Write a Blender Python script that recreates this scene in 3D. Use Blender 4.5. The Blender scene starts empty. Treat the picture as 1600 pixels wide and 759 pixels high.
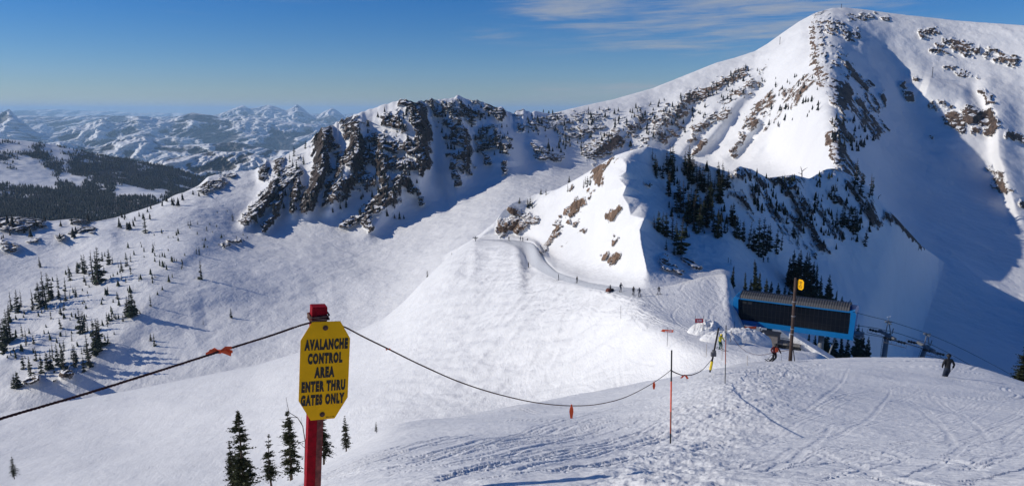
import bpy, bmesh, math, random
import numpy as np
from mathutils import Vector, Matrix, Euler

R = math.radians
random.seed(7)
rng = np.random.default_rng(7)
scene = bpy.context.scene
COL = scene.collection

# ------------------------------------------------------------------ camera
F = 1142.0
PITCH = R(10.3)
CX, CY = 800.0, 379.5
cam_d = bpy.data.cameras.new('camera')
cam_d.sensor_width = 36.0
cam_d.lens = 36.0 * F / 1600.0
cam_d.clip_start = 0.1
cam_d.clip_end = 400000.0
cam = bpy.data.objects.new('camera', cam_d)
COL.objects.link(cam)
cam.location = (0, 0, 0)
cam.rotation_euler = (R(90) - PITCH, 0, 0)
scene.camera = cam

# ------------------------------------------------------------------ light
SUN_AZ = R(-90)        # measured from the view direction (+Y), negative = left
SUN_EL = R(27.5)
sun_dir = Vector((math.sin(SUN_AZ) * math.cos(SUN_EL), math.cos(SUN_AZ) * math.cos(SUN_EL), math.sin(SUN_EL)))
sun_l = bpy.data.lights.new('sun', 'SUN')
sun_l.energy = 3.15
sun_l.angle = R(0.53)
sun_l.color = (1.0, 0.93, 0.82)
sun_o = bpy.data.objects.new('sun', sun_l)
sun_o.rotation_euler = sun_dir.to_track_quat('Z', 'Y').to_euler()
COL.objects.link(sun_o)

world = bpy.data.worlds.new('World')
scene.world = world
world.use_nodes = True
wn = world.node_tree
wn.nodes.clear()


class NB:
    """tiny node-graph helper"""
    def __init__(self, tree):
        self.t = tree

    def n(self, typ, **kw):
        nd = self.t.nodes.new(typ)
        for k, v in kw.items():
            if k.startswith('in_'):
                key = k[3:]
                key = int(key) if key.isdigit() else key.replace('_', ' ')
                self.set(nd, key, v)
            else:
                setattr(nd, k, v)
        return nd

    def set(self, nd, key, v):
        if hasattr(v, 'is_output') or hasattr(v, 'links'):
            self.t.links.new(v, nd.inputs[key])
        else:
            nd.inputs[key].default_value = v

    def m(self, op, a, b=None, c=None, clamp=False):
        nd = self.t.nodes.new('ShaderNodeMath')
        nd.operation = op
        nd.use_clamp = clamp
        for i, v in enumerate((a, b, c)):
            if v is not None:
                self.set(nd, i, v)
        return nd.outputs[0]

    def ramp(self, fac, stops, interp='LINEAR'):
        nd = self.t.nodes.new('ShaderNodeValToRGB')
        nd.color_ramp.interpolation = interp
        e = nd.color_ramp.elements
        while len(e) < len(stops):
            e.new(0.5)
        for i, (p, c) in enumerate(stops):
            e[i].position = p
            e[i].color = (c, c, c, 1) if isinstance(c, (int, float)) else (*c, 1)
        self.set(nd, 0, fac)
        return nd.outputs[0]

    def mr(self, v, a, b, c=0.0, d=1.0, smooth=False):
        nd = self.t.nodes.new('ShaderNodeMapRange')
        nd.interpolation_type = 'SMOOTHSTEP' if smooth else 'LINEAR'
        self.set(nd, 0, v)
        nd.inputs[1].default_value = a
        nd.inputs[2].default_value = b
        nd.inputs[3].default_value = c
        nd.inputs[4].default_value = d
        return nd.outputs[0]

    def mix(self, f, a, b):
        nd = self.t.nodes.new('ShaderNodeMix')
        nd.data_type = 'RGBA'
        self.set(nd, 0, f)
        for k, v in ((6, a), (7, b)):
            if isinstance(v, tuple) and len(v) == 3:
                v = (*v, 1)
            self.set(nd, k, v)
        return nd.outputs[2]

    def noise(self, vec, scale, detail=4.0, rough=0.55, dist=0.0):
        nd = self.t.nodes.new('ShaderNodeTexNoise')
        if vec is not None:
            self.set(nd, 'Vector', vec)
        nd.inputs['Scale'].default_value = scale
        nd.inputs['Detail'].default_value = detail
        nd.inputs['Roughness'].default_value = rough
        nd.inputs['Distortion'].default_value = dist
        return nd.outputs[0]

    def mapping(self, vec, scale=(1, 1, 1), rot=(0, 0, 0), loc=(0, 0, 0)):
        nd = self.t.nodes.new('ShaderNodeMapping')
        self.set(nd, 0, vec)
        nd.inputs['Scale'].default_value = scale
        nd.inputs['Rotation'].default_value = rot
        nd.inputs['Location'].default_value = loc
        return nd.outputs[0]


def build_world():
    b = NB(wn)
    sky = b.n('ShaderNodeTexSky')
    sky.sky_type = 'NISHITA'
    sky.sun_disc = False
    sky.sun_elevation = SUN_EL
    sky.sun_rotation = SUN_AZ
    sky.altitude = 2000
    sky.air_density = 1.0
    sky.dust_density = 0.5
    sky.ozone_density = 1.6
    tc = b.n('ShaderNodeTexCoord')
    sep = b.n('ShaderNodeSeparateXYZ')
    b.set(sep, 0, tc.outputs['Generated'])
    x, y, z = sep.outputs
    az = b.m('ARCTAN2', x, y)
    el = b.m('ARCSINE', z)
    # cirrus streaks, laid on the sky by direction
    tilt = b.m('ADD', el, b.m('MULTIPLY', az, -0.02))
    cv = b.n('ShaderNodeCombineXYZ')
    b.set(cv, 0, b.m('MULTIPLY', az, 3.0))
    b.set(cv, 1, b.m('MULTIPLY', tilt, 36.0))
    n1 = b.noise(cv.outputs[0], 1.0, 9.0, 0.62, 0.55)
    cv2 = b.n('ShaderNodeCombineXYZ')
    b.set(cv2, 0, b.m('MULTIPLY', az, 9.0))
    b.set(cv2, 1, b.m('MULTIPLY', tilt, 110.0))
    n2 = b.noise(cv2.outputs[0], 1.0, 7.0, 0.65, 0.4)
    nn = b.m('ADD', b.m('MULTIPLY', n1, 0.56), b.m('MULTIPLY', n2, 0.44))

    def win(a0, a1, e0, e1, sa, se, gain):
        # soft window in azimuth/elevation (radians)
        f = b.m('MULTIPLY', b.mr(az, a0 - sa, a0 + sa, 0, 1, True), b.mr(az, a1 - sa, a1 + sa, 1, 0, True))
        g = b.m('MULTIPLY', b.mr(el, e0 - se, e0 + se, 0, 1, True), b.mr(el, e1 - se, e1 + se, 1, 0, True))
        return b.m('MULTIPLY', b.m('MULTIPLY', f, g), gain)
    w = win(0.10, 0.42, 0.075, 0.30, 0.17, 0.035, 1.25)
    w = b.m('ADD', w, win(0.02, 0.22, 0.006, 0.036, 0.06, 0.01, 0.8))
    w = b.m('ADD', w, win(-0.22, -0.10, 0.142, 0.165, 0.05, 0.008, 1.1))
    w = b.m('ADD', w, win(-0.02, 0.12, 0.115, 0.17, 0.06, 0.015, 0.5))
    w = b.m('ADD', w, win(-0.07, 0.0, 0.088, 0.105, 0.03, 0.007, 0.45))
    w = b.m('ADD', w, win(-0.6, -0.26, 0.115, 0.155, 0.06, 0.01, 0.18))
    w = b.m('ADD', w, win(0.36, 0.75, 0.13, 0.17, 0.05, 0.01, 0.6))
    thick = b.mr(b.m('ADD', nn, b.m('MULTIPLY', b.m('MINIMUM', w, 1.0), 0.14)), 0.50, 0.76, 0, 1, True)
    dens = b.m('MULTIPLY', b.m('MULTIPLY', thick, b.m('MINIMUM', b.m('MULTIPLY', w, 1.6), 1.0)), 0.80)
    hs = b.n('ShaderNodeHueSaturation')
    hs.inputs['Saturation'].default_value = 1.32
    hs.inputs['Value'].default_value = 1.0
    b.set(hs, 'Color', sky.outputs[0])
    tint = b.n('ShaderNodeVectorMath', operation='MULTIPLY')
    b.set(tint, 0, hs.outputs[0])
    b.set(tint, 1, b.ramp(b.m('MULTIPLY', el, 2.5), [(0.0, (0.86, 0.94, 1.16)), (0.10, (0.68, 0.86, 1.20)), (0.42, (0.27, 0.80, 1.36)), (1.0, (0.30, 0.76, 1.22))]))
    col = b.mix(dens, tint.outputs[0], (5.6, 6.0, 6.8))
    bg = b.n('ShaderNodeBackground')
    b.set(bg, 0, col)
    bg.inputs[1].default_value = 0.058
    out = b.n('ShaderNodeOutputWorld')
    wn.links.new(bg.outputs[0], out.inputs[0])


build_world()
vs = scene.view_settings
scene.display_settings.display_device = 'sRGB'
vs.view_transform = 'Standard'
vs.look = 'None'
vs.exposure = 0.17
vs.gamma = 1.0
vs.use_curve_mapping = False
scene.cycles.volume_bounces = 2
scene.cycles.max_bounces = 6
scene.cycles.diffuse_bounces = 3
scene.cycles.transparent_max_bounces = 8

# ------------------------------------------------------------------ helpers
def tag(o, label=None, cat=None, group=None, kind=None):
    if label: o['label'] = label
    if cat: o['category'] = cat
    if group: o['group'] = group
    if kind: o['kind'] = kind
    return o


def unproj(px, py, r):
    """point on the sight line through photo pixel (px,py) at horizontal distance r"""
    px = np.asarray(px, float); py = np.asarray(py, float); r = np.asarray(r, float)
    u = (CY - py) / F
    x = (px - CX) / F
    y = math.cos(PITCH) + u * math.sin(PITCH)
    z = -math.sin(PITCH) + u * math.cos(PITCH)
    k = r / np.hypot(x, y)
    return x * k, y * k, z * k


def at(px, py, r):
    return Vector([float(v) for v in unproj(px, py, r)])


def proj(x, y, z):
    fy = y * math.cos(PITCH) - z * math.sin(PITCH)
    uz = y * math.sin(PITCH) + z * math.cos(PITCH)
    return CX + F * x / fy, CY - F * uz / fy


_perm = rng.permutation(256).astype(np.int32)
_perm = np.concatenate([_perm, _perm])
_ang = rng.random(256) * 2 * math.pi
_G2 = np.stack([np.cos(_ang), np.sin(_ang)], 1).astype(np.float32)
_g3 = rng.normal(size=(256, 3)); _G3 = (_g3 / np.linalg.norm(_g3, axis=1)[:, None]).astype(np.float32)


def n2(x, y, seed=0):
    x = np.asarray(x, np.float64) + seed * 17.13; y = np.asarray(y, np.float64) - seed * 9.77
    xi = np.floor(x).astype(np.int64); yi = np.floor(y).astype(np.int64)
    xf = (x - xi).astype(np.float32); yf = (y - yi).astype(np.float32)
    xi &= 255; yi &= 255
    u = xf * xf * xf * (xf * (xf * 6 - 15) + 10); v = yf * yf * yf * (yf * (yf * 6 - 15) + 10)
    def g(i, j):
        h = _perm[_perm[(xi + i) & 255] + ((yi + j) & 255)] & 255
        gg = _G2[h]
        return gg[..., 0] * (xf - i) + gg[..., 1] * (yf - j)
    a = g(0, 0) * (1 - u) + g(1, 0) * u
    c = g(0, 1) * (1 - u) + g(1, 1) * u
    return (a * (1 - v) + c * v) * 1.5


def n3(x, y, z, seed=0):
    x = np.asarray(x, np.float64) + seed * 11.3; y = np.asarray(y, np.float64) + seed * 5.1; z = np.asarray(z, np.float64) - seed * 7.9
    xi = np.floor(x).astype(np.int64); yi = np.floor(y).astype(np.int64); zi = np.floor(z).astype(np.int64)
    xf = (x - xi).astype(np.float32); yf = (y - yi).astype(np.float32); zf = (z - zi).astype(np.float32)
    xi &= 255; yi &= 255; zi &= 255
    f = lambda t: t * t * t * (t * (t * 6 - 15) + 10)
    u, v, w = f(xf), f(yf), f(zf)
    def g(i, j, k):
        h = _perm[_perm[_perm[(xi + i) & 255] + ((yi + j) & 255)] + ((zi + k) & 255)] & 255
        gg = _G3[h]
        return gg[..., 0] * (xf - i) + gg[..., 1] * (yf - j) + gg[..., 2] * (zf - k)
    r = 0
    for k in (0, 1):
        a = g(0, 0, k) * (1 - u) + g(1, 0, k) * u
        c = g(0, 1, k) * (1 - u) + g(1, 1, k) * u
        q = a * (1 - v) + c * v
        r = r + q * (w if k else (1 - w))
    return r * 1.5


def fbm2(x, y, oct=4, seed=0, gain=0.5, ridged=False):
    a, s, o = 1.0, 0.0, 0.0
    for i in range(oct):
        n = n2(x * 2 ** i, y * 2 ** i, seed + i)
        if ridged: n = 1 - 2 * np.abs(n)
        o = o + a * n; s += a; a *= gain
    return o / s


def fbm3(x, y, z, oct=4, seed=0, gain=0.5, ridged=False):
    a, s, o = 1.0, 0.0, 0.0
    for i in range(oct):
        n = n3(x * 2 ** i, y * 2 ** i, z * 2 ** i, seed + i)
        if ridged: n = 1 - 2 * np.abs(n)
        o = o + a * n; s += a; a *= gain
    return o / s


def sstep(x, a, b):
    t = np.clip((x - a) / (b - a), 0, 1)
    return t * t * (3 - 2 * t)


def pchip(Y, t):
    """monotone cubic through rows Y[k] (k, ncol) sampled at t (rows) -> (len(t), ncol)"""
    K = Y.shape[0]
    d = np.diff(Y, axis=0)
    m = np.zeros_like(Y)
    m[0] = d[0]; m[-1] = d[-1]
    a, c = d[:-1], d[1:]
    same = (a * c) > 0
    with np.errstate(divide='ignore', invalid='ignore'):
        hm = 2 * a * c / (a + c)
    m[1:-1] = np.where(same, hm, 0)
    i = np.clip(np.floor(t).astype(int), 0, K - 2)
    f = (t - i)[:, None]
    h00 = 2 * f ** 3 - 3 * f ** 2 + 1; h10 = f ** 3 - 2 * f ** 2 + f
    h01 = -2 * f ** 3 + 3 * f ** 2; h11 = f ** 3 - f ** 2
    return h00 * Y[i] + h10 * m[i] + h01 * Y[i + 1] + h11 * m[i + 1]


def gsmooth(a, sig):
    if sig <= 0: return a
    n = int(3 * sig) + 1
    k = np.exp(-0.5 * (np.arange(-n, n + 1) / sig) ** 2); k /= k.sum()
    return np.convolve(np.pad(a, n, mode='edge'), k, mode='valid')


class Sheet:
    """terrain patch lofted through contour lines that were surveyed from the photo.
    curves: near to far, each a list of (px, py, distance)"""
    def __init__(self, curves, rows, px0, px1, step, smooth):
        px = np.arange(px0, px1 + step, step)
        PY, LR = [], []
        for c, sm in zip(curves, smooth):
            c = sorted(c)
            xs = [p[0] for p in c]
            PY.append(gsmooth(np.interp(px, xs, [p[1] for p in c]), sm / step))
            LR.append(gsmooth(np.interp(px, xs, [math.log(p[2]) for p in c]), max(sm, 14) / step))
        t = np.concatenate([np.linspace(k, k + 1, n, endpoint=False) for k, n in enumerate(rows)] + [[len(rows)]])
        self.py = pchip(np.array(PY), t)
        self.r = np.exp(pchip(np.array(LR), t))
        self.px = np.broadcast_to(px, self.py.shape).copy()
        self.t = np.broadcast_to(t[:, None], self.py.shape)
        self.px0, self.step = px0, step
        self.attrs = {}
        self.tmax = len(rows) - 2 + 0.02
        self.dz = np.zeros_like(self.r)
        self.update()

    def update(self):
        self.x, self.y, self.z = unproj(self.px, self.py, self.r)
        self.z = self.z + self.dz

    def rib(self, pts, wl, wr, amp, fade=0.25, p=2.0):
        """ridge or gully along a polyline (px,py); amp metres nearer (+) the viewer side; wl/wr half widths"""
        best = np.full(self.r.shape, 1e9); sd = np.zeros(self.r.shape); par = np.zeros(self.r.shape)
        L = [0.0]
        for a, c in zip(pts[:-1], pts[1:]):
            L.append(L[-1] + math.hypot(c[0] - a[0], c[1] - a[1]))
        for i, (a, c) in enumerate(zip(pts[:-1], pts[1:])):
            dx, dy = c[0] - a[0], c[1] - a[1]; l2 = dx * dx + dy * dy
            tt = np.clip(((self.px - a[0]) * dx + (self.py - a[1]) * dy) / l2, 0, 1)
            ex = self.px - a[0] - tt * dx; ey = self.py - a[1] - tt * dy
            d = np.hypot(ex, ey)
            sgn = (ex * dy - ey * dx) / (math.sqrt(l2) * np.maximum(d, 1e-6)) * (1 if dy >= 0 else -1)   # +1 = right of a line going down
            m = d < best
            best = np.where(m, d, best); sd = np.where(m, sgn, sd)
            par = np.where(m, (L[i] + tt * (L[i + 1] - L[i])) / L[-1], par)
        w = wl + (wr - wl) * sstep(sd, -0.9, 0.9)
        f = np.exp(-(best / w) ** p)
        e = np.minimum(1, np.minimum(par + 0.15, 1.15 - par) / max(fade, 1e-3))
        self.r = self.r - amp * f * e
        self.update()

    def field(self, strokes, wx=0.0, wy=0.0):
        """soft mask from capsule strokes (x1,y1,x2,y2,w,strength)"""
        out = np.zeros(self.r.shape, np.float32)
        WX = self.px + wx; WY = self.py + wy
        for (x1, y1, x2, y2, w, s) in strokes:
            pad = w * 2.6
            xa, xb = min(x1, x2) - pad, max(x1, x2) + pad
            c0 = max(0, int((xa - self.px0) / self.step)); c1 = min(self.r.shape[1], int((xb - self.px0) / self.step) + 2)
            if c1 <= c0: continue
            P = WX[:, c0:c1]; Q = WY[:, c0:c1]
            dx, dy = x2 - x1, y2 - y1; l2 = dx * dx + dy * dy + 1e-6
            tt = np.clip(((P - x1) * dx + (Q - y1) * dy) / l2, 0, 1)
            d = np.hypot(P - x1 - tt * dx, Q - y1 - tt * dy) / w
            v = s * np.clip(1.35 - 0.58 * d ** 1.15, 0, 1.0)
            out[:, c0:c1] = np.maximum(out[:, c0:c1], v)
        return out

    def build(self, name, mat, kind='structure'):
        H, W = self.r.shape
        co = np.stack([self.x, self.y, self.z], -1).reshape(-1, 3).astype(np.float32)
        idx = np.arange(H * W, dtype=np.int32).reshape(H, W)
        q = np.stack([idx[:-1, :-1], idx[:-1, 1:], idx[1:, 1:], idx[1:, :-1]], -1).reshape(-1, 4)
        me = bpy.data.meshes.new(name)
        me.vertices.add(len(co)); me.vertices.foreach_set('co', co.ravel())
        me.loops.add(q.size); me.loops.foreach_set('vertex_index', q.ravel())
        me.polygons.add(len(q)); me.polygons.foreach_set('loop_start', np.arange(0, q.size, 4, dtype=np.int32))
        me.update(calc_edges=True)
        me.polygons.foreach_set('use_smooth', np.ones(len(q), bool))
        for k, v in self.attrs.items():
            a = me.attributes.new(k, 'FLOAT', 'POINT')
            a.data.foreach_set('value', v.astype(np.float32).ravel())
        me.materials.append(mat)
        o = bpy.data.objects.new(name, me)
        COL.objects.link(o)
        tag(o, kind=kind)
        return o

    def ground(self, px, py, near=True):
        """surface point seen at pixel (px,py)"""
        c = int(round((px - self.px0) / self.step))
        c0, c1 = max(0, c - 2), min(self.r.shape[1], c + 3)
        X, Y, Z = self.x[:, c0:c1], self.y[:, c0:c1], self.z[:, c0:c1]
        P, Q = proj(X, Y, Z)
        d = (P - px) ** 2 + (Q - py) ** 2 + np.where(self.t[:, c0:c1] > self.tmax, 1e9, 0)
        i, j = np.unravel_index(np.argmin(d), d.shape)
        return Vector((float(X[i, j]), float(Y[i, j]), float(Z[i, j])))


# ------------------------------------------------------------------ materials
def new_mat(name):
    m = bpy.data.materials.new(name)
    m.use_nodes = True
    nt = m.node_tree
    bs = nt.nodes['Principled BSDF']
    return m, NB(nt), bs


def simple(name, col, rough=0.6, metal=0.0, var=0.15, scale=8.0, bump=0.0, spec=0.4):
    m, b, bs = new_mat(name)
    tc = b.n('ShaderNodeTexCoord')
    n = b.noise(tc.outputs['Object'], scale, 5, 0.6)
    f = b.mr(n, 0.3, 0.7, 1 - var, 1 + var)
    mx = b.n('ShaderNodeVectorMath', operation='SCALE')
    mx.inputs[0].default_value = col
    b.set(mx, 'Scale', f)
    b.set(bs, 'Base Color', mx.outputs[0])
    bs.inputs['Roughness'].default_value = rough
    bs.inputs['Metallic'].default_value = metal
    bs.inputs['Specular IOR Level'].default_value = spec
    if bump:
        bp = b.n('ShaderNodeBump')
        bp.inputs['Strength'].default_value = bump
        bp.inputs['Distance'].default_value = 0.02
        b.set(bp, 'Height', n)
        b.set(bs, 'Normal', bp.outputs[0])
    return m


SNOW = (0.83, 0.835, 0.84)


def snow_mat(name, bumps, rock=None, rockcol=((0.014, 0.012, 0.012), (0.10, 0.075, 0.062)), snowcol=SNOW, forest=None, rocknoise=0.35, flatsnow=(0.62, 0.88)):
    """bumps: list of (noise scale 1/m, stretch xyz, rotz, distance m)"""
    m, b, bs = new_mat(name)
    geo = b.n('ShaderNodeNewGeometry')
    pos = geo.outputs['Position']
    h = None
    for (sc, st, rz, dist) in bumps:
        v = b.mapping(pos, st, (0, 0, rz))
        n = b.m('MULTIPLY', b.noise(v, sc, 6, 0.6, 0.3), dist)
        h = n if h is None else b.m('ADD', h, n)
    bp = b.n('ShaderNodeBump')
    bp.inputs['Strength'].default_value = 1.0
    bp.inputs['Distance'].default_value = 1.0
    b.set(bp, 'Height', h)
    big = b.noise(pos, bumps[0][0] * 0.3, 4, 0.5)
    scol = b.mix(b.mr(big, 0.35, 0.65, 0, 1), tuple(c * 0.955 for c in snowcol), snowcol)
    col = scol
    rough = 0.62
    if rock:
        at_ = b.n('ShaderNodeAttribute', attribute_name='rock')
        ns = b.noise(pos, rock, 5, 0.7)
        sepn = b.n('ShaderNodeSeparateXYZ')
        b.set(sepn, 0, geo.outputs['Normal'])
        flat = b.mr(sepn.outputs[2], flatsnow[0], flatsnow[1], 0, 0.42, True)
        f = b.m('SUBTRACT', b.m('ADD', at_.outputs['Fac'], b.m('MULTIPLY', b.m('SUBTRACT', ns, 0.5), rocknoise * 2)), flat)
        f = b.mr(f, 0.47, 0.53, 0, 1)
        n2_ = b.noise(b.mapping(pos, (1, 1, 0.45)), rock * 0.9, 6, 0.75)
        n3_ = b.noise(pos, rock * 0.13, 3, 0.6)
        rc = b.mix(b.mr(b.m('ADD', b.m('MULTIPLY', n2_, 0.65), b.m('MULTIPLY', n3_, 0.35)), 0.38, 0.66, 0, 1), rockcol[0], rockcol[1])
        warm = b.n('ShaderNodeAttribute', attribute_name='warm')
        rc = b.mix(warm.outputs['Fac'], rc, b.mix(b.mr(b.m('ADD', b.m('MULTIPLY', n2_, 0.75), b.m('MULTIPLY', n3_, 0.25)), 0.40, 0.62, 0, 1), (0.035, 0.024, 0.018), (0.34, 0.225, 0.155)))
        col = b.mix(f, scol, rc)
        b.set(bs, 'Roughness', b.mr(f, 0, 1, 0.62, 0.9))
    if forest:
        at2 = b.n('ShaderNodeAttribute', attribute_name='forest')
        ns = b.noise(pos, forest[0], 6, 0.7)
        f = b.m('ADD', at2.outputs['Fac'], b.m('MULTIPLY', b.m('SUBTRACT', ns, 0.5), forest[1]))
        f = b.mr(f, 0.42, 0.58, 0, 1)
        fc = b.mix(b.noise(pos, forest[0] * 0.4, 4, 0.6), forest[2], forest[3])
        col = b.mix(f, col, fc)
    b.set(bs, 'Base Color', col)
    if not rock: bs.inputs['Roughness'].default_value = rough
    bs.inputs['Specular IOR Level'].default_value = 0.25
    b.set(bs, 'Normal', bp.outputs[0])
    return m


#TERRAIN_START
# ------------------------------------------------------------------ terrain: foreground slope
F5 = [(-400,900,40),(300,830,36),(440,760,30),(480,741,30),(530,714,30),(590,681,30),(620,666,31),(700,654,34),(800,632,38),(900,615,42),(1000,599,45),(1060,590,45),(1110,577,46),(1150,568,52),(1200,564,60),(1260,562,66),(1330,558,70),(1400,558,72),(1465,559,72),(1490,565,70),(1540,576,66),(1600,597,60),(1700,630,55),(2000,690,50)]
fg = Sheet([
    [(-400,1500,1.1),(2000,1500,1.1)],
    [(-400,1000,3.5),(300,950,3.5),(490,900,3.4),(700,900,3.0),(1100,900,2.8),(2000,900,2.8)],
    [(-400,880,8),(300,830,7),(490,806,5.5),(600,762,5.2),(800,759,4.3),(1100,759,3.7),(2000,759,3.6)],
    [(-400,860,16),(300,800,15),(440,768,14),(530,730,13),(600,710,12),(700,700,12),(800,692,12),(1000,695,13),(1100,695,12.5),(1300,695,12),(2000,705,12)],
    [(-400,880,28),(300,812,26),(440,764,24),(530,720,24),(620,672,24),(700,662,27),(800,644,30),(900,636,30),(1000,622,30),(1133,594,27),(1300,608,28),(1500,630,28),(2000,670,28)],
    F5,
    [(p[0], p[1] + 10, p[2] + 8) for p in F5],
    [(p[0], p[1] + 95, p[2] + 45) for p in F5],
], [12, 40, 110, 120, 90, 14, 14], -400, 2000, 1.6, [0, 40, 40, 40, 40, 12, 12, 30])


def groove_field(x, y, arcs):
    """ski tracks pressed into the snow: polylines in plan (x,y), returns height offset"""
    out = np.zeros(x.shape, np.float32)
    for pts, w, dep in arcs:
        for (a, c) in zip(pts[:-1], pts[1:]):
            pad = w * 4
            m = (x > min(a[0], c[0]) - pad) & (x < max(a[0], c[0]) + pad) & (y > min(a[1], c[1]) - pad) & (y < max(a[1], c[1]) + pad)
            if not m.any(): continue
            X, Y = x[m], y[m]
            dx, dy = c[0] - a[0], c[1] - a[1]; l2 = dx * dx + dy * dy + 1e-9
            t = np.clip(((X - a[0]) * dx + (Y - a[1]) * dy) / l2, 0, 1)
            d = ((X - a[0] - t * dx) * dy - (Y - a[1] - t * dy) * dx) / math.sqrt(l2)
            e = np.hypot(X - a[0] - t * dx, Y - a[1] - t * dy) / w
            v = -dep * np.exp(-e ** 2) + 0.55 * dep * np.exp(-((e - 1.9) / 0.8) ** 2)
            cur = out[m]
            out[m] = np.where(np.abs(v) > np.abs(cur), v, cur)
    return out


def ski_arcs(n, x0, x1, y0, y1, seed, wlo, whi, dlo, dhi, heading=None, curv=0.05):
    rr = random.Random(seed)
    arcs = []
    for i in range(n):
        x, y = rr.uniform(x0, x1), rr.uniform(y0, y1)
        h = rr.gauss(heading, 0.35) if heading is not None else rr.uniform(0, 6.28)
        k = rr.uniform(-curv, curv)
        sc = max(0.35, math.hypot(x, y) / 22)
        n_ = rr.randint(14, 44)
        st = 0.55 * sc
        pts = []
        for j in range(n_):
            pts.append((x, y)); x += math.sin(h) * st; y += math.cos(h) * st; h += k * st / sc * 1.2
            if rr.random() < 0.03: k = -k
        w = rr.uniform(wlo, whi) * max(0.6, sc ** 0.6); d = rr.uniform(dlo, dhi) * max(0.6, sc ** 0.5)
        arcs.append((pts, w, d))
        if rr.random() < 0.5:
            g = 0.22 * sc
            arcs.append(([(p[0] + g * math.cos(h), p[1] - g * math.sin(h)) for p in pts], w, d))
    return arcs


X, Y = fg.x, fg.y
D = fg.r
fade = sstep(D, 0.5, 3)
# the rough, chopped-up strip of snow runs from the lower middle up to the wooden pole
P0, Q0 = fg.px, fg.py
rough = np.exp(-(((P0 - (1010 + (759 - Q0) * 0.95)) / 105.0) ** 2)) * sstep(Q0, 560, 600) + 0.55 * np.exp(-(((P0 - 1230) / 60.0) ** 2 + ((Q0 - 575) / 18.0) ** 2))
rough = np.clip(rough + 0.22 * sstep(P0, 950, 1150) * sstep(Q0, 590, 720) + 0.12 * fbm2(X / 3, Y / 3, 3, 19), 0.05, 1)
fg.dz = fg.dz + fade * (0.30 * fbm2(X / 9, Y / 9, 3, 1) * np.clip(D / 20, 0, 1) * sstep(D, 70, 45)
                        + 0.040 * fbm2(X / 1.1, Y / 1.7, 5, 5, 0.6)
                        + rough * (0.045 + 0.0013 * D) * fbm2(X / 0.30, Y / 0.42, 4, 9, 0.6, True)
                        + rough * 0.11 * fbm2(X / 1.5, Y / 2.1, 3, 11)
                        + 0.010 * fbm2(X / 0.25, Y / 0.3, 3, 13))
def px_arc(pts, w, d):
    q = [fg.ground(*p) for p in pts]
    out = []
    for a, c in zip(q[:-1], q[1:]):
        for k in range(6): out.append(a.lerp(c, k / 6))
    out.append(q[-1])
    k_ = 9; P = [out[0]] * k_ + out + [out[-1]] * k_
    sm_ = [sum((P[i + j] for j in range(2 * k_ + 1)), Vector()) / (2 * k_ + 1) for i in range(0, len(P) - 2 * k_)]
    return ([(v.x, v.y) for v in sm_], w, d)
r9 = random.Random(4)
hand = []
for L_ in ([(1335,620),(1375,618),(1420,615),(1480,613),(1560,612)], [(1270,757),(1300,737),(1350,721),(1400,710),(1440,702)], [(1370,606),(1400,602),(1440,601)], [(1440,610),(1480,628),(1515,648),(1540,668),(1546,686)],
           [(1400,612),(1450,632),(1482,655),(1490,678),(1478,698)], [(1562,700),(1568,684),(1585,672),(1620,664)], [(1590,700),(1594,686),(1612,676)], [(1290,650),(1350,643),(1430,645),(1500,658),(1560,680)],
           [(1150,700),(1220,660),(1290,630),(1350,612),(1420,590)], [(1240,690),(1300,660),(1370,640),(1450,634)], [(1180,740),(1260,700),(1330,684),(1400,690),(1450,720)], [(1480,740),(1520,712),(1570,700),(1640,705)]):
    for off in (0, r9.uniform(3, 6), r9.uniform(9, 13)):
        sc_ = max(0.05, 0.0022 * fg.ground(*L_[0]).length)
        hand.append(px_arc([(a + off * .6, b_ + off) for a, b_ in L_], sc_ * r9.uniform(.5, .9), sc_ * r9.uniform(.06, .13)))
for i in range(46):
    x0, y0 = r9.uniform(1080, 1520), r9.uniform(610, 757); a0 = r9.uniform(-.55, .12); cv = r9.uniform(-.9, .9); p_ = []
    for k in range(9):
        p_.append((x0, max(y0, float(np.interp(x0, [q[0] for q in F5], [q[1] for q in F5])) + 12)))
        x0 += 22 * math.cos(a0); y0 += 22 * math.sin(a0) * .6; a0 += cv / 8
    hand.append(px_arc(p_, r9.uniform(.035, .06), r9.uniform(.005, .011)))
    hand.append(px_arc([(a, b_ + 3.5) for a, b_ in p_], .04, .006))
for i in range(34):
    x0 = r9.uniform(430, 900); y0 = 757 - max(0, (x0 - 430)) * r9.uniform(.0, .22); L0 = r9.uniform(180, 480); sl = r9.uniform(.16, .30); cv = r9.uniform(-.00008, .00012)
    p_ = [(x0 + t * L0, y0 - sl * t * L0 + cv * (t * L0) ** 2) for t in (0, .2, .4, .6, .8, 1)]
    p_ = [(a, max(b_, float(np.interp(a, [q[0] for q in F5], [q[1] for q in F5])) + 16)) for a, b_ in p_]
    hand.append(px_arc(p_, r9.uniform(.05, .08), r9.uniform(.010, .022)))
    if r9.random() < .6: hand.append(px_arc([(a, b_ + 4) for a, b_ in p_], .05, .012))
arcs = hand + ski_arcs(0, -7, 10, 4, 30, 3, 0.03, 0.05, 0.010, 0.022, -0.7, 0.07)
arcs += ski_arcs(40, 3, 40, 10, 62, 5, 0.04, 0.07, 0.012, 0.026, 1.0, 0.10)
arcs += ski_arcs(25, -9, 12, 10, 42, 8, 0.03, 0.055, 0.012, 0.028, -0.95, 0.03)
arcs += ski_arcs(0, 2, 30, 12, 55, 21, 0.10, 0.18, 0.04, 0.08, 1.3, 0.10)
fg.dz = fg.dz + fade * groove_field(X, Y, arcs)
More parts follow.
